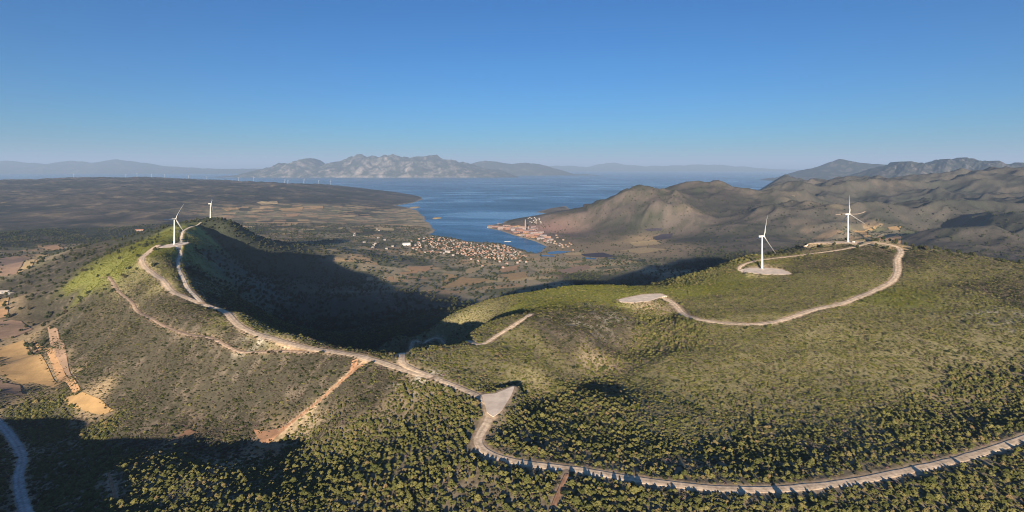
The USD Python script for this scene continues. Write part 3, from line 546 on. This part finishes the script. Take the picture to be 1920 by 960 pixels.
# yaw: direction the rotor faces, from +x; turn: clockwise from upright as seen from behind the camera is negative here
q = hit(1429, 504); turbine(q[0], q[1], padpoly[0][3], math.radians(1), 15, 'white wind turbine on the round pale pad of the right hill, nearest of all')
turbine(x2 + 3, y2 + 2, padpoly[4][3], math.radians(4), -4, 'white wind turbine on the summit platform of the right hill')
p = tag(xform('transformer_cabin', x2 + 14, y2 - 1, padpoly[4][3], 20), 'small white transformer cabin at the foot of the summit turbine', 'cabin')
m = trimesh.creation.box([6, 2.6, 2.7]); m.apply_translation([0, 0, 1.35]); obj('wall', m, PAINT, p)
m = trimesh.creation.box([6.4, 3.0, .25]); m.apply_translation([0, 0, 2.83]); obj('roof', m, CONCRETE, p)
m = trimesh.creation.box([1.1, .1, 2.1]); m.apply_translation([-1.2, -1.33, 1.1]); obj('door', m, DARKDOOR, p)
q = hit(327, 459); turbine(q[0], q[1], padpoly[3][3], math.radians(-10), -33, 'white wind turbine on the round pad of the western hilltop')
turbine(x4, y4, padpoly[5][3], math.radians(26), 180, 'white wind turbine on the dark crest behind the western hilltop turbine')
def skyline(px, y0, y1):
    y = np.linspace(y0, y1, 400); x = (px - 960) / F * y; z = height(x, y); k = int(np.argmax((z - CAM_Z) / y)); return x[k], y[k], z[k]
FARPX = [138, 236, 257, 284, 308, 353, 388, 447, 475, 534, 540, 570, 598, 619]
for k, px in enumerate(FARPX):
    x, y, z = skyline(px, 8200, 11500)
    turbine(x, y, z, math.radians(RNG.uniform(10, 60)), RNG.uniform(0, 120), 'tiny distant white turbine in the row along the far plateau edge', hub=60, R=38, group='distant turbines along the plateau edge', deep=False)

# ------------------------------------------------------------------ the village on the bay, farmsteads and the works on the headland
WALLW = plain_mat('bright_white_wall', (.50, .49, .47), vary=.05)
WALLS = [plain_mat('white_wall', (.27, .235, .21), vary=.06), plain_mat('cream_wall', (.24, .185, .14), vary=.06), plain_mat('pinkish_wall', (.22, .155, .125), vary=.06), plain_mat('grey_wall', (.19, .17, .16), vary=.08)]
TILE = [plain_mat('red_tile', (.46, .20, .12), vary=.15), plain_mat('brown_tile', (.38, .25, .18), vary=.15), plain_mat('flat_roof', (.40, .35, .31), vary=.08)]
GLASS = plain_mat('dark_window', (.03, .04, .05), rough=.2, vary=.02, spec=.5)
def house_parts(p, w, d, h, wall, roof, flat):
    b = trimesh.creation.box([w, d, h + 3]); b.apply_translation([0, 0, h / 2 - 1.5]); wp = obj('wall', b, wall, p)
    for sx in (-.28, .28):
        for lv in range(int(h // 3)):
            g = trimesh.creation.box([1.3, .12, 1.3]); g.apply_translation([sx * w, -d / 2 - .02, 1.7 + 3 * lv]); obj('window', g, GLASS, wp)
    if flat:
        r = trimesh.creation.box([w + .5, d + .5, .5]); r.apply_translation([0, 0, h + .25])
    else:
        e = .5; v = np.array([(-w/2-e, -d/2-e, h), (w/2+e, -d/2-e, h), (w/2+e, d/2+e, h), (-w/2-e, d/2+e, h), (-w/2+1.8, 0, h + d * .24), (w/2-1.8, 0, h + d * .24)])
        r = trimesh.Trimesh(v, [[0, 1, 5], [0, 5, 4], [1, 2, 5], [2, 3, 4], [2, 4, 5], [3, 0, 4], [0, 3, 2], [0, 2, 1]], process=False)
    obj('roof', r, roof, p)
def copy_of(first, x, y, z, rz=0.0, s=1.0, name=None):
    p = xform(name or first.GetName().rstrip('0123456789').rstrip('_'), x, y, z, rz, s); p.GetReferences().AddInternalReference(first.GetPath()); p.SetInstanceable(True); return p
HK = [('white house with red roof', 11, 9, 6.2, 0, 0, False), ('cream house with brown roof', 13, 9, 6.2, 1, 1, False), ('pinkish house with red roof', 10, 9, 4.5, 2, 0, False),
      ('white flat roofed house', 12, 10, 6.5, 0, 2, True), ('grey flat roofed house', 11, 10, 7.0, 3, 2, True)]
first = {}
def house(k, x, y, label=None, group=None, s=1.0):
    rz = RNG.choice([20, 35, 50, -15]) + RNG.uniform(-6, 6); z = float(height(x, y)[0])
    if k not in first: p = first[k] = xform('house', x, y, z, rz, s); lb, w, d, h, wi, ri, fl = HK[k]; house_parts(p, w, d, h, WALLS[wi], TILE[ri], fl)
    else: p = copy_of(first[k], x, y, z, rz, s, 'house')
    if not label:
        sd, u = float(sample(SD, x, y)[0]), x / y * F + 960
        where = ('west end' if u < 840 else 'middle' if u < 915 else 'east end') + ' of the bay village, ' + ('on the waterfront' if sd < 70 else 'behind the first rows' if sd < 190 else 'inland edge')
        label = HK[k][0] + ', ' + where; group = 'houses: ' + label
    return tag(p, label, 'house', group)
VILL = Polygon([(798,446),(815,444),(835,447),(868,454),(900,458),(935,458),(958,465),(985,476),(990,481),(965,487),(940,489),(905,484),(880,481),(850,476),(820,470),(805,462)])
placed = []
def scatter_px(poly, n, gap):
    x0, y0, x1, y1 = poly.bounds; out = []; tries = 0
    while len(out) < n and tries < n * 60:
        tries += 1; c = (RNG.uniform(x0, x1), RNG.uniform(y0, y1))
        if not poly.contains(Point(c)): continue
        q = hit(*c)
        if sample(SD, *q)[0] < 14: continue
        if all((q[0]-a)**2 + (q[1]-b)**2 > gap * gap for a, b in placed): placed.append(tuple(q)); out.append(q)
    return out
for q in scatter_px(VILL, 195, 13.5): house(int(RNG.choice(5, p=[.14, .3, .34, .1, .12])), *q, s=RNG.uniform(.6, .95))
for q in scatter_px(Polygon([(760,450),(800,446),(808,462),(860,482),(830,480),(770,470)]), 26, 24): house(int(RNG.choice([0, 3])), *q, label='pale house scattered among the fields west of the village', group='houses scattered west of the village', s=RNG.uniform(.8, 1.2))
for q in scatter_px(Polygon([(990,409),(1004,406),(1018,412),(1018,420),(1000,420),(990,415)]), 16, 22): house(3, *q, label='white flat roofed block on the wooded slope behind the chimney', group='white blocks behind the chimney', s=.9)
for q in scatter_px(Polygon([(1020,443),(1040,440),(1062,452),(1085,470),(1060,470),(1040,458)]), 14, 20): house(int(RNG.choice([1, 2])), *q, label='small house at the landward end of the works', group='houses at the landward end of the works')
for q in scatter_px(Polygon([(935,428),(960,424),(1000,430),(1030,444),(1060,462),(1040,462),(1010,450),(975,438)]), 34, 15): house(int(RNG.choice([1, 2, 4])), *q, label='small brownish building packed between the sheds of the headland works', group='small buildings between the works sheds', s=RNG.uniform(.7, 1.1))
for q in scatter_px(Polygon([(640,430),(740,420),(740,470),(700,470)]), 12, 60): house(3, *q, label='lone white farmhouse on the western plain', group='lone farmhouses on the plain', s=1.1)
for q in scatter_px(Polygon([(870,480),(1000,490),(960,505),(880,500)]), 10, 40): house(0, *q, label='white farmhouse in the fields in front of the village', group='farmhouses in front of the village')
def shed(px, py, w, d, h, rz, wall, roof, label, flat=False, cat='shed', group=None):
    x, y = hit(px, py); p = tag(xform('industrial_shed' if cat == 'shed' else 'warehouse', x, y, float(height(x, y)[0]), rz), label, cat, group)
    b = trimesh.creation.box([w, d, h + 4]); b.apply_translation([0, 0, h/2 - 2]); obj('wall', b, wall, p)
    g = h + (.4 if flat else .16 * d); v = np.array([(-w/2-.6, -d/2-.6, h), (w/2+.6, -d/2-.6, h), (w/2+.6, d/2+.6, h), (-w/2-.6, d/2+.6, h), (-w/2-.6, 0, g), (w/2+.6, 0, g)])
    obj('roof', trimesh.Trimesh(v, [[0, 1, 5], [0, 5, 4], [2, 3, 4], [2, 4, 5], [1, 2, 5], [3, 0, 4], [0, 3, 2], [0, 2, 1]], process=False), roof, p)
    dr = trimesh.creation.box([5, .3, min(5, h - 1)]); dr.apply_translation([0, -d/2 - .1, min(5, h-1)/2]); obj('door', dr, DARKDOOR, p)
shed(762, 460, 46, 26, 11, 15, WALLW, WALLW, 'large bright white warehouse left of the village', cat='warehouse')
shed(840, 474, 30, 20, 9, -10, WALLS[0], TILE[2], 'pale blue-white farm building below the village', cat='warehouse')
shed(8, 549, 26, 13, 5, 10, WALLS[0], TILE[2], 'white farm shed among the fields at the left edge', cat='warehouse')
shed(20, 551, 16, 10, 4, -20, WALLS[3], TILE[2], 'grey farm shed beside the white shed at the left edge', cat='warehouse')
shed(262, 433, 46, 20, 7, 12, WALLS[2], TILE[0], 'long pinkish farm building in the dark wood on the left', cat='warehouse')
RUST = plain_mat('rusty_cladding', (.20, .11, .085), vary=.25, scale=.08); RUSTY2 = plain_mat('grey_cladding', (.20, .165, .16), vary=.2, scale=.08); ORE = plain_mat('ochre_ore', (.50, .30, .10), vary=.2, scale=.05)
for k, (px, py, w, d, h) in enumerate([(930,426,60,30,14),(942,427,70,35,18),(955,430,80,40,22),(965,432,60,45,26),(973,434,50,40,30),(978,430,60,40,24),(990,437,70,40,30),(1000,438,60,40,24),(1008,441,60,30,18),(1018,443,50,30,14),(962,426,90,30,14),(985,428,60,30,16),(1000,431,70,30,14),(1012,436,60,30,14),(1026,446,50,30,12),(1032,450,40,24,10),(920,424,40,20,8),(950,424,60,24,10),(968,437,50,28,16),(980,441,46,24,12),(994,443,56,26,16),(1014,448,50,26,14),(1024,452,44,24,10),(938,430,44,24,14),(975,427,44,24,12),(1000,426,40,22,10)]):
    shed(px, py, w, d, h * .6, RNG.uniform(-12, 25), (RUST, RUSTY2)[k % 2], (RUSTY2, RUST, TILE[1])[k % 3], 'rust stained industrial shed in the works on the headland', group='sheds of the works on the headland')
for px, py, rad, hh, mat, label in ((983,440,38,12,ORE,'yellow ochre ore heap at the quay beside the chimney'),(972,425,30,9,ORE,'small yellow ore heap behind the sheds'),(1000,444,34,9,REDSOIL,'red ore heap by the inner quay')):
    x, y = hit(px, py); a3 = np.arange(28) * 2 * np.pi / 28; rr = 1 + .18 * (meshkit.noise(np.stack([np.cos(a3)*2, np.sin(a3)*2, a3*0+px], -1), 2) - .5)
    secs = [np.stack([np.cos(a3) * rad * t * rr * 1.5, np.sin(a3) * rad * t * rr, a3 * 0 + hh * (1 - t) - (2 if t == 1 else 0)], 1) for t in (1, .8, .5, .25, .06)]
    m = loft(secs); m.apply_translation([x, y, float(height(x, y)[0])]); tag(obj('ore_heap', m, mat, smooth=30), label, 'ore heap')
x, y = hit(985, 436.5); p = tag(xform('chimney_stack', x, y, float(height(x, y)[0])), 'tall brown industrial chimney rising from the headland works', 'chimney')
STACK = plain_mat('brown_concrete', (.25, .165, .12), vary=.12, scale=.05)
m = trimesh.creation.revolve(np.r_[[(0, -3.)], [(6.5 - 2.6 * t, -3 + 101 * t) for t in np.linspace(0, 1, 10)], [(2.9, 98), (2.9, 96), (0, 96)]], sections=28); obj('shaft', m, STACK, p, smooth=30)
for zb in (40, 70, 94):
    r0 = 6.5 - 2.6 * (zb + 3) / 101; m = trimesh.creation.revolve(np.array([(r0 - .2, zb), (r0 + .8, zb), (r0 + .8, zb + 1), (r0 - .2, zb + 1)]), sections=28); obj('gallery', m, RUST, p, smooth=30)
m = trimesh.creation.box([22, 18, 16]); m.apply_translation([0, 0, 6]); obj('flue_house', m, RUSTY2, p)
for k, (px, py) in enumerate(((934,424),(946,429),(958,432))):   # quay cranes
    x, y = hit(px, py); p = tag(xform('quay_crane', x, y, float(height(x, y)[0]), 30 * k), 'grey quay crane on the headland works', 'crane', 'quay cranes on the headland')
    for sx in (-4, 4):
        for sy in (-4, 4): b = trimesh.creation.box([.9, .9, 24]); b.apply_translation([sx, sy, 10]); obj('leg', b, RUSTY2, p)
    b = trimesh.creation.box([38, 2.0, 2.0]); b.apply_translation([8, 0, 23]); obj('jib', b, RUSTY2, p); b = trimesh.creation.box([6, 6, 5]); b.apply_translation([0, 0, 24.6]); obj('cab', b, RUST, p)
x, y = sea(952, 453); m = trimesh.creation.box([44, 7, 3]); m.apply_translation([x, y, .6]); tag(obj('jetty', m, CONCRETE), 'short pale jetty in the water off the village front', 'jetty')
x, y = sea(913.5, 426); m = trimesh.creation.box([60, 24, 6]); m.apply_translation([x + 30, y, .6]); tag(obj('quay', m, CONCRETE), 'pale quay head at the tip of the works headland', 'quay')

MORE = scatter_px(VILL, 130, 12)
# ------------------------------------------------------------------ trees and scrub
def leafmat(name, a, b, trans=.12):
    return usdkit.material(stage, '/World/Looks/' + name, {
        'o': ('object_info', {}), 'g': ('geometry', {}), 'r': ('rgb_ramp', {'ramp': [(0, a), (.45, tuple(.5*(np.array(a)+np.array(b)))), (.86, b), (1, (b[0] * 1.12, b[1] * .86, b[2] * 1.25))]}),
        'i': ('map_range', {'to_min': .62, 'to_max': 1.38}), 'm': ('vector_math', {'math_type': 'scale'}),
        'd': ('diffuse_bsdf', {}), 't': ('translucent_bsdf', {}), 'x': ('mix_closure', {'fac': trans})},
        [('o.random', 'r.fac'), ('g.random_per_island', 'i.value'), ('r.color', 'm.vector1'), ('i.result', 'm.scale'), ('m.vector', 'd.color'), ('m.vector', 't.color'), ('d.BSDF', 'x.closure1'), ('t.BSDF', 'x.closure2')], surface='x.closure')
PINE = leafmat('pine_needles', (.090, .105, .034), (.265, .245, .085)); DARKLEAF = leafmat('dark_leaves', (.040, .052, .024), (.080, .085, .036))
MAQ = leafmat('maquis_twigs', (.072, .068, .042), (.190, .160, .112)); GREENSCRUB = leafmat('green_scrub', (.110, .120, .042), (.280, .262, .095)); YELLOWSCRUB = leafmat('yellow_scrub', (.13, .15, .022), (.21, .21, .035))
BARK = plain_mat('bark', (.12, .085, .06), vary=.3, scale=2.0)
def clump(r, flat, rng):
    m = trimesh.creation.icosphere(1, 1.0); v = m.vertices * (1 + rng.uniform(-.38, .38, (len(m.vertices), 1))); return trimesh.Trimesh(v * [r, r, r * flat], m.faces, process=False)
def crown(h, w, rng, n=20, kind='pine'):
    parts = []
    for k in range(n):
        t = (k + .5) / n; z = h * (.26 + .70 * t); prof = math.sin(math.pi * min(1, .22 + .80 * t)) ** .8 if kind == 'pine' else math.sqrt(max(.05, 1 - (2*t-1)**2))
        a = k * 2.4 + rng.uniform(-.4, .4); rad = w / 2 * prof * rng.uniform(.45, .95)
        c = clump(w * rng.uniform(.15, .25), rng.uniform(.6, .95), rng); c.apply_translation([rad * math.cos(a), rad * math.sin(a), z + rng.uniform(-.3, .3)]); parts.append(c)
    return trimesh.util.concatenate(parts)
def trunk(h, r, rng):
    m = trimesh.creation.cone(r, h * .9, sections=6); m.apply_translation([0, 0, -.6])
    parts = [m]
    for k in range(4):
        b = trimesh.creation.cone(r * .35, h * .3, sections=4); b.apply_transform(trimesh.transformations.rotation_matrix(1.1, [1, 0, 0])); b.apply_transform(trimesh.transformations.rotation_matrix(k * 1.7, [0, 0, 1])); b.apply_translation([0, 0, h * (.3 + .12 * k)]); parts.append(b)
    return trimesh.util.concatenate(parts)
TREES = []
for k, (h, w) in enumerate(((5.4, 4.9), (6.2, 4.4), (4.4, 4.9), (5.0, 5.9))):
    rg = np.random.default_rng(40 + k); TREES.append((crown(h, w, rg, 22), trunk(h, .22, rg)))
def bush(w, h, n, seed):
    h = h * .8
    rg = np.random.default_rng(seed); parts = []
    for k in range(n):
        a, rad = rg.uniform(0, 6.28), w / 2 * math.sqrt(rg.uniform(0, .8)); c = clump(w * rg.uniform(.16, .28), rg.uniform(.6, 1.), rg); c.apply_translation([rad * math.cos(a), rad * math.sin(a), h * rg.uniform(.25, .7)]); parts.append(c)
    return trimesh.util.concatenate(parts)
ZT = ZW   # zone weights on the grid
def scatter(step, r0, r1, seed):
    """Points spread over the ground in view, about one per step x step metres."""
    rg = np.random.default_rng(seed); A = np.radians(51.5); n = int(A * (r1*r1 - r0*r0) / step**2)
    r = np.sqrt(rg.uniform(r0*r0, r1*r1, n)); t = rg.uniform(-A, A, n); x, y = r * np.sin(t), r * np.cos(t)
    return x, y, rg
def weights(x, y): return np.stack([sample(ZW[..., k], x, y) for k in range(8)], 1)
FU = shapely.union_all(FIELDPOLY)
def keep_clear(x, y, gap):
    ok = (sample(BARE, x, y) > gap) & (sample(SD, x, y) > 12) & (height(x, y) > 2)
    k = np.flatnonzero(ok); ok[k[contains_xy(FU, x[k], y[k])]] = False
    return ok
def in_view(x, y, z, margin=30):
    px, py = 960 + F * x / y, EYE + F * (CAM_Z - z) / y
    return (px > -margin * 5) & (px < 1920 + margin * 5) & (py < 960 + 8 * margin)
def instancer(name, label, protos, mats, x, y, z, pid, s, rg, squash=(.8, 1.25), names=('crown', 'trunk'), kindname='plant'):
    pi = UsdGeom.PointInstancer.Define(stage, path_of(name)); pp = pi.GetPath(); rel = pi.CreatePrototypesRel()
    for k, pm in enumerate(protos):
        kind = UsdGeom.Xform.Define(stage, f'{pp}/{kindname}_{k:03d}' if k else f'{pp}/{kindname}')
        for nm, m, mt in zip(names, pm, mats[k] if isinstance(mats[0], tuple) else mats): usdkit.mesh(stage, f'{kind.GetPath()}/{nm}', m, mt)
        rel.AddTarget(kind.GetPath())
    n = len(x); yaw = rg.uniform(0, 2*np.pi, n)
    pi.CreatePositionsAttr(Vt.Vec3fArray.FromNumpy(np.stack([x, y, z], 1).astype(np.float32))); pi.CreateProtoIndicesAttr(Vt.IntArray.FromNumpy(pid.astype(np.int32)))
    pi.CreateOrientationsAttr(Vt.QuathArray([Gf.Quath(float(math.cos(a/2)), 0, 0, float(math.sin(a/2))) for a in yaw]))
    pi.CreateScalesAttr(Vt.Vec3fArray.FromNumpy(np.stack([s, s, s * rg.uniform(*squash, n)], 1).astype(np.float32)))
    return tag(pi.GetPrim(), label, kind='stuff')
# pines
x, y, rg = scatter(2.25, 235, 1300, 101); z = height(x, y); w = weights(x, y)
clumpn = fbm2(x, y, 38, 3, 91)
prob = np.clip(w[:, 0] * .84 + w[:, 2] * .15 + w[:, 3] * .12 + w[:, 4] * .75 + w[:, 1] * .045 + w[:, 5] * .05, 0, 1) * np.clip(.15 + 2.6 * (clumpn - .28), .05, 1.1)
ok = (rg.uniform(size=len(x)) < prob) & keep_clear(x, y, 2.5) & (rg.uniform(size=len(x)) < smoothstep(1, 13, sample(BARE, x, y)) + .12) & in_view(x, y, z); x, y, z, w = x[ok], y[ok], z[ok], w[ok]
s = np.clip(.40 * np.exp(rg.normal(0, .34, len(x))), .18, 1.15) * np.where(w[:, 2] + w[:, 3] + w[:, 1] > .6, .72, 1.0)
pid = rg.integers(0, 4, len(x))
vis = in_view(x, y, z + 3, -6); order = np.argsort(np.where(vis & (s > .34), np.hypot(x, y), 1e9))[:300]
chosen = np.zeros(len(x), bool); chosen[order] = True
firsttree = {}
front = [np.median(p[5], 0) for p in paths[:1]]
treeK = ['round', 'tall narrow', 'low broad', 'wide spreading']
roadtree = cKDTree(paths[0][5])
for i in np.flatnonzero(chosen):
    k = int(pid[i])
    if k not in firsttree:
        p = firsttree[k] = xform('pine_tree', x[i], y[i], z[i] - .1, rg.uniform(0, 360), s[i]); obj('crown', TREES[k][0], PINE, p); obj('trunk', TREES[k][1], BARK, p)
    else: p = copy_of(firsttree[k], x[i], y[i], z[i] - .1, rg.uniform(0, 360), s[i], 'pine_tree')
    d, j = roadtree.query((x[i], y[i])); side = 'below' if y[i] < paths[0][5][j][1] else 'above'
    u = 960 + F * x[i] / y[i]
    part = 'left of the road bend' if u < 700 else 'under the road bend' if u < 1000 else 'right of the short reddish track' if u < 1300 else 'under the right stretch of road' if u < 1650 else 'in the bottom right corner'
    where = f'{side} the front road, {part}'
    tag(p, f'{treeK[k]} yellow green pine {where}', 'pine tree', f'{treeK[k]} pines {where}')
r = ~chosen; instancer('pine_woodland', 'dense young pines covering the near hills', TREES, (PINE, BARK), x[r], y[r], z[r] - .1, pid[r], s[r], rg, squash=(.55, .88))
print('pines', len(x))
# scrub between and beyond them
def scrub(name, label, mat, wt, step, r0, r1, seed, size, gap=1.0, thr=(.0, 1.0), n0=9):
    x, y, rg = scatter(step, r0, r1, seed); z = height(x, y); w = weights(x, y); c = fbm2(x, y, 24, 3, seed)
    prob = np.clip(w @ np.array(wt), 0, 1) * np.clip(thr[0] + thr[1] * 2 * (c - .22), .05, 1)
    ok = (rg.uniform(size=len(x)) < prob) & keep_clear(x, y, gap) & in_view(x, y, z); x, y, z = x[ok], y[ok], z[ok]
    P = [(bush(2.2 + .5*k, 1.7 + .4 * k, n0, seed + k),) for k in range(4)]
    instancer(name, label, P, (mat,), x, y, z - .15, rg.integers(0, 4, len(x)), size * rg.uniform(.6, 1.25, len(x)), rg, squash=(.5, .85)); print(name, len(x))
#                                                                p   m   g   y   d   f   s   b
scrub('brown_scrub', 'grey brown maquis bushes on the dry slopes', MAQ, [.45, 1.0, .35, .05, .12, .1, .12, 0], 2.05, 235, 1400, 111, .72)
scrub('green_scrub', 'olive green bushes on the right hill and the ridges', GREENSCRUB, [.45, .22, .95, .35, .25, .12, .10, 0], 2.6, 235, 1500, 121, .85)
scrub('yellow_scrub', 'bright yellow green scrub on the sunlit crests', YELLOWSCRUB, [.02, .01, .15, .95, 0, .0, .0, 0], 3.2, 300, 2100, 131, .9)
scrub('dark_scrub', 'dark bushes and small trees dotted over the slopes', DARKLEAF, [.10, .62, .06, .02, .8, .06, .12, 0], 3.9, 235, 1500, 141, 1.2)
# trees among the houses
vt = scatter_px(VILL, 0, 1); vx_, vy_ = [], []
for q in np.array([hit(RNG.uniform(770, 1000), RNG.uniform(444, 486)) for _ in range(700)]):
    if all((q[0]-a)**2 + (q[1]-b)**2 > 60 for a, b in placed): vx_.append(q[0]); vy_.append(q[1])
VTREE = (np.array(vx_), np.array(vy_))
# trees of the plain and the far hills
x, y, rg = scatter(11.5, 1350, 4300, 151); z = height(x, y); w = weights(x, y); c = fbm2(x, y, 90, 4, 151); c2 = fbm2(x, y, 30, 2, 161)
edgeline = np.abs(patchwork(x + 6, y, 95, 5) - patchwork(x - 6, y + 5, 95, 5)) > 1e-6
prob = np.clip(w @ np.array([.6, .5, .4, .15, .9, .28, .12, .16]), 0, 1) * np.clip(3.2 * (c - .36), .06, 1) + .22 * edgeline * w[:, 5]
ok = (rg.uniform(size=len(x)) < prob) & keep_clear(x, y, 3) & in_view(x, y, z); x, y = np.r_[x[ok], VTREE[0]], np.r_[y[ok], VTREE[1]]; z = height(x, y); ok = z > 1.2; x, y, z = x[ok], y[ok], z[ok]
BT = [(crown(7, 7, np.random.default_rng(60 + k), 14, 'round'),) for k in range(3)]
instancer('plain_trees', 'dark trees and bushes dotted over the farmed plain', BT, (DARKLEAF,), x, y, z - .6, rg.integers(0, 3, len(x)), rg.uniform(.45, 1.15, len(x)), rg); print('plain trees', len(x))

# the smaller houses that fill the village between the ones above
hx_, hy_ = np.array([q[0] for q in MORE]), np.array([q[1] for q in MORE])
def plain_house(w, d, h):
    b = trimesh.creation.box([w, d, h + 3]); b.apply_translation([0, 0, h/2 - 1.5]); e = .4
    v = np.array([(-w/2-e, -d/2-e, h), (w/2+e, -d/2-e, h), (w/2+e, d/2+e, h), (-w/2-e, d/2+e, h), (-w/2+1.6, 0, h + d*.24), (w/2-1.6, 0, h + d*.24)])
    return b, trimesh.Trimesh(v, [[0, 1, 5], [0, 5, 4], [1, 2, 5], [2, 3, 4], [2, 4, 5], [3, 0, 4], [0, 3, 2], [0, 2, 1]], process=False)
rgh = np.random.default_rng(77)
if len(hx_): instancer('village_houses', 'small houses filling the village between the larger ones', [plain_house(9, 7, 4.5), plain_house(8, 8, 5.5), plain_house(11, 7, 4)], [(WALLS[1], TILE[0]), (WALLS[0], TILE[1]), (WALLS[2], TILE[0])], hx_, hy_, height(hx_, hy_), rgh.integers(0, 3, len(hx_)), rgh.uniform(.7, 1.05, len(hx_)), rgh, names=('wall', 'roof'), kindname='small_house')
# ------------------------------------------------------------------ haze
HZ = usdkit.material(stage, '/World/Looks/haze_air', {'v': ('principled_volume', {'color': (.37, .50, .69), 'density': 3.0e-5, 'anisotropy': 0.0})}, volume='v.volume')
hz = trimesh.creation.box([2*S + 4000, 2*S + 4000, 1900]); hz.apply_translation([0, S/3, 950 - 40])
tag(obj('haze', hz, HZ), kind='stuff', label='thin blue haze over the land and sea')
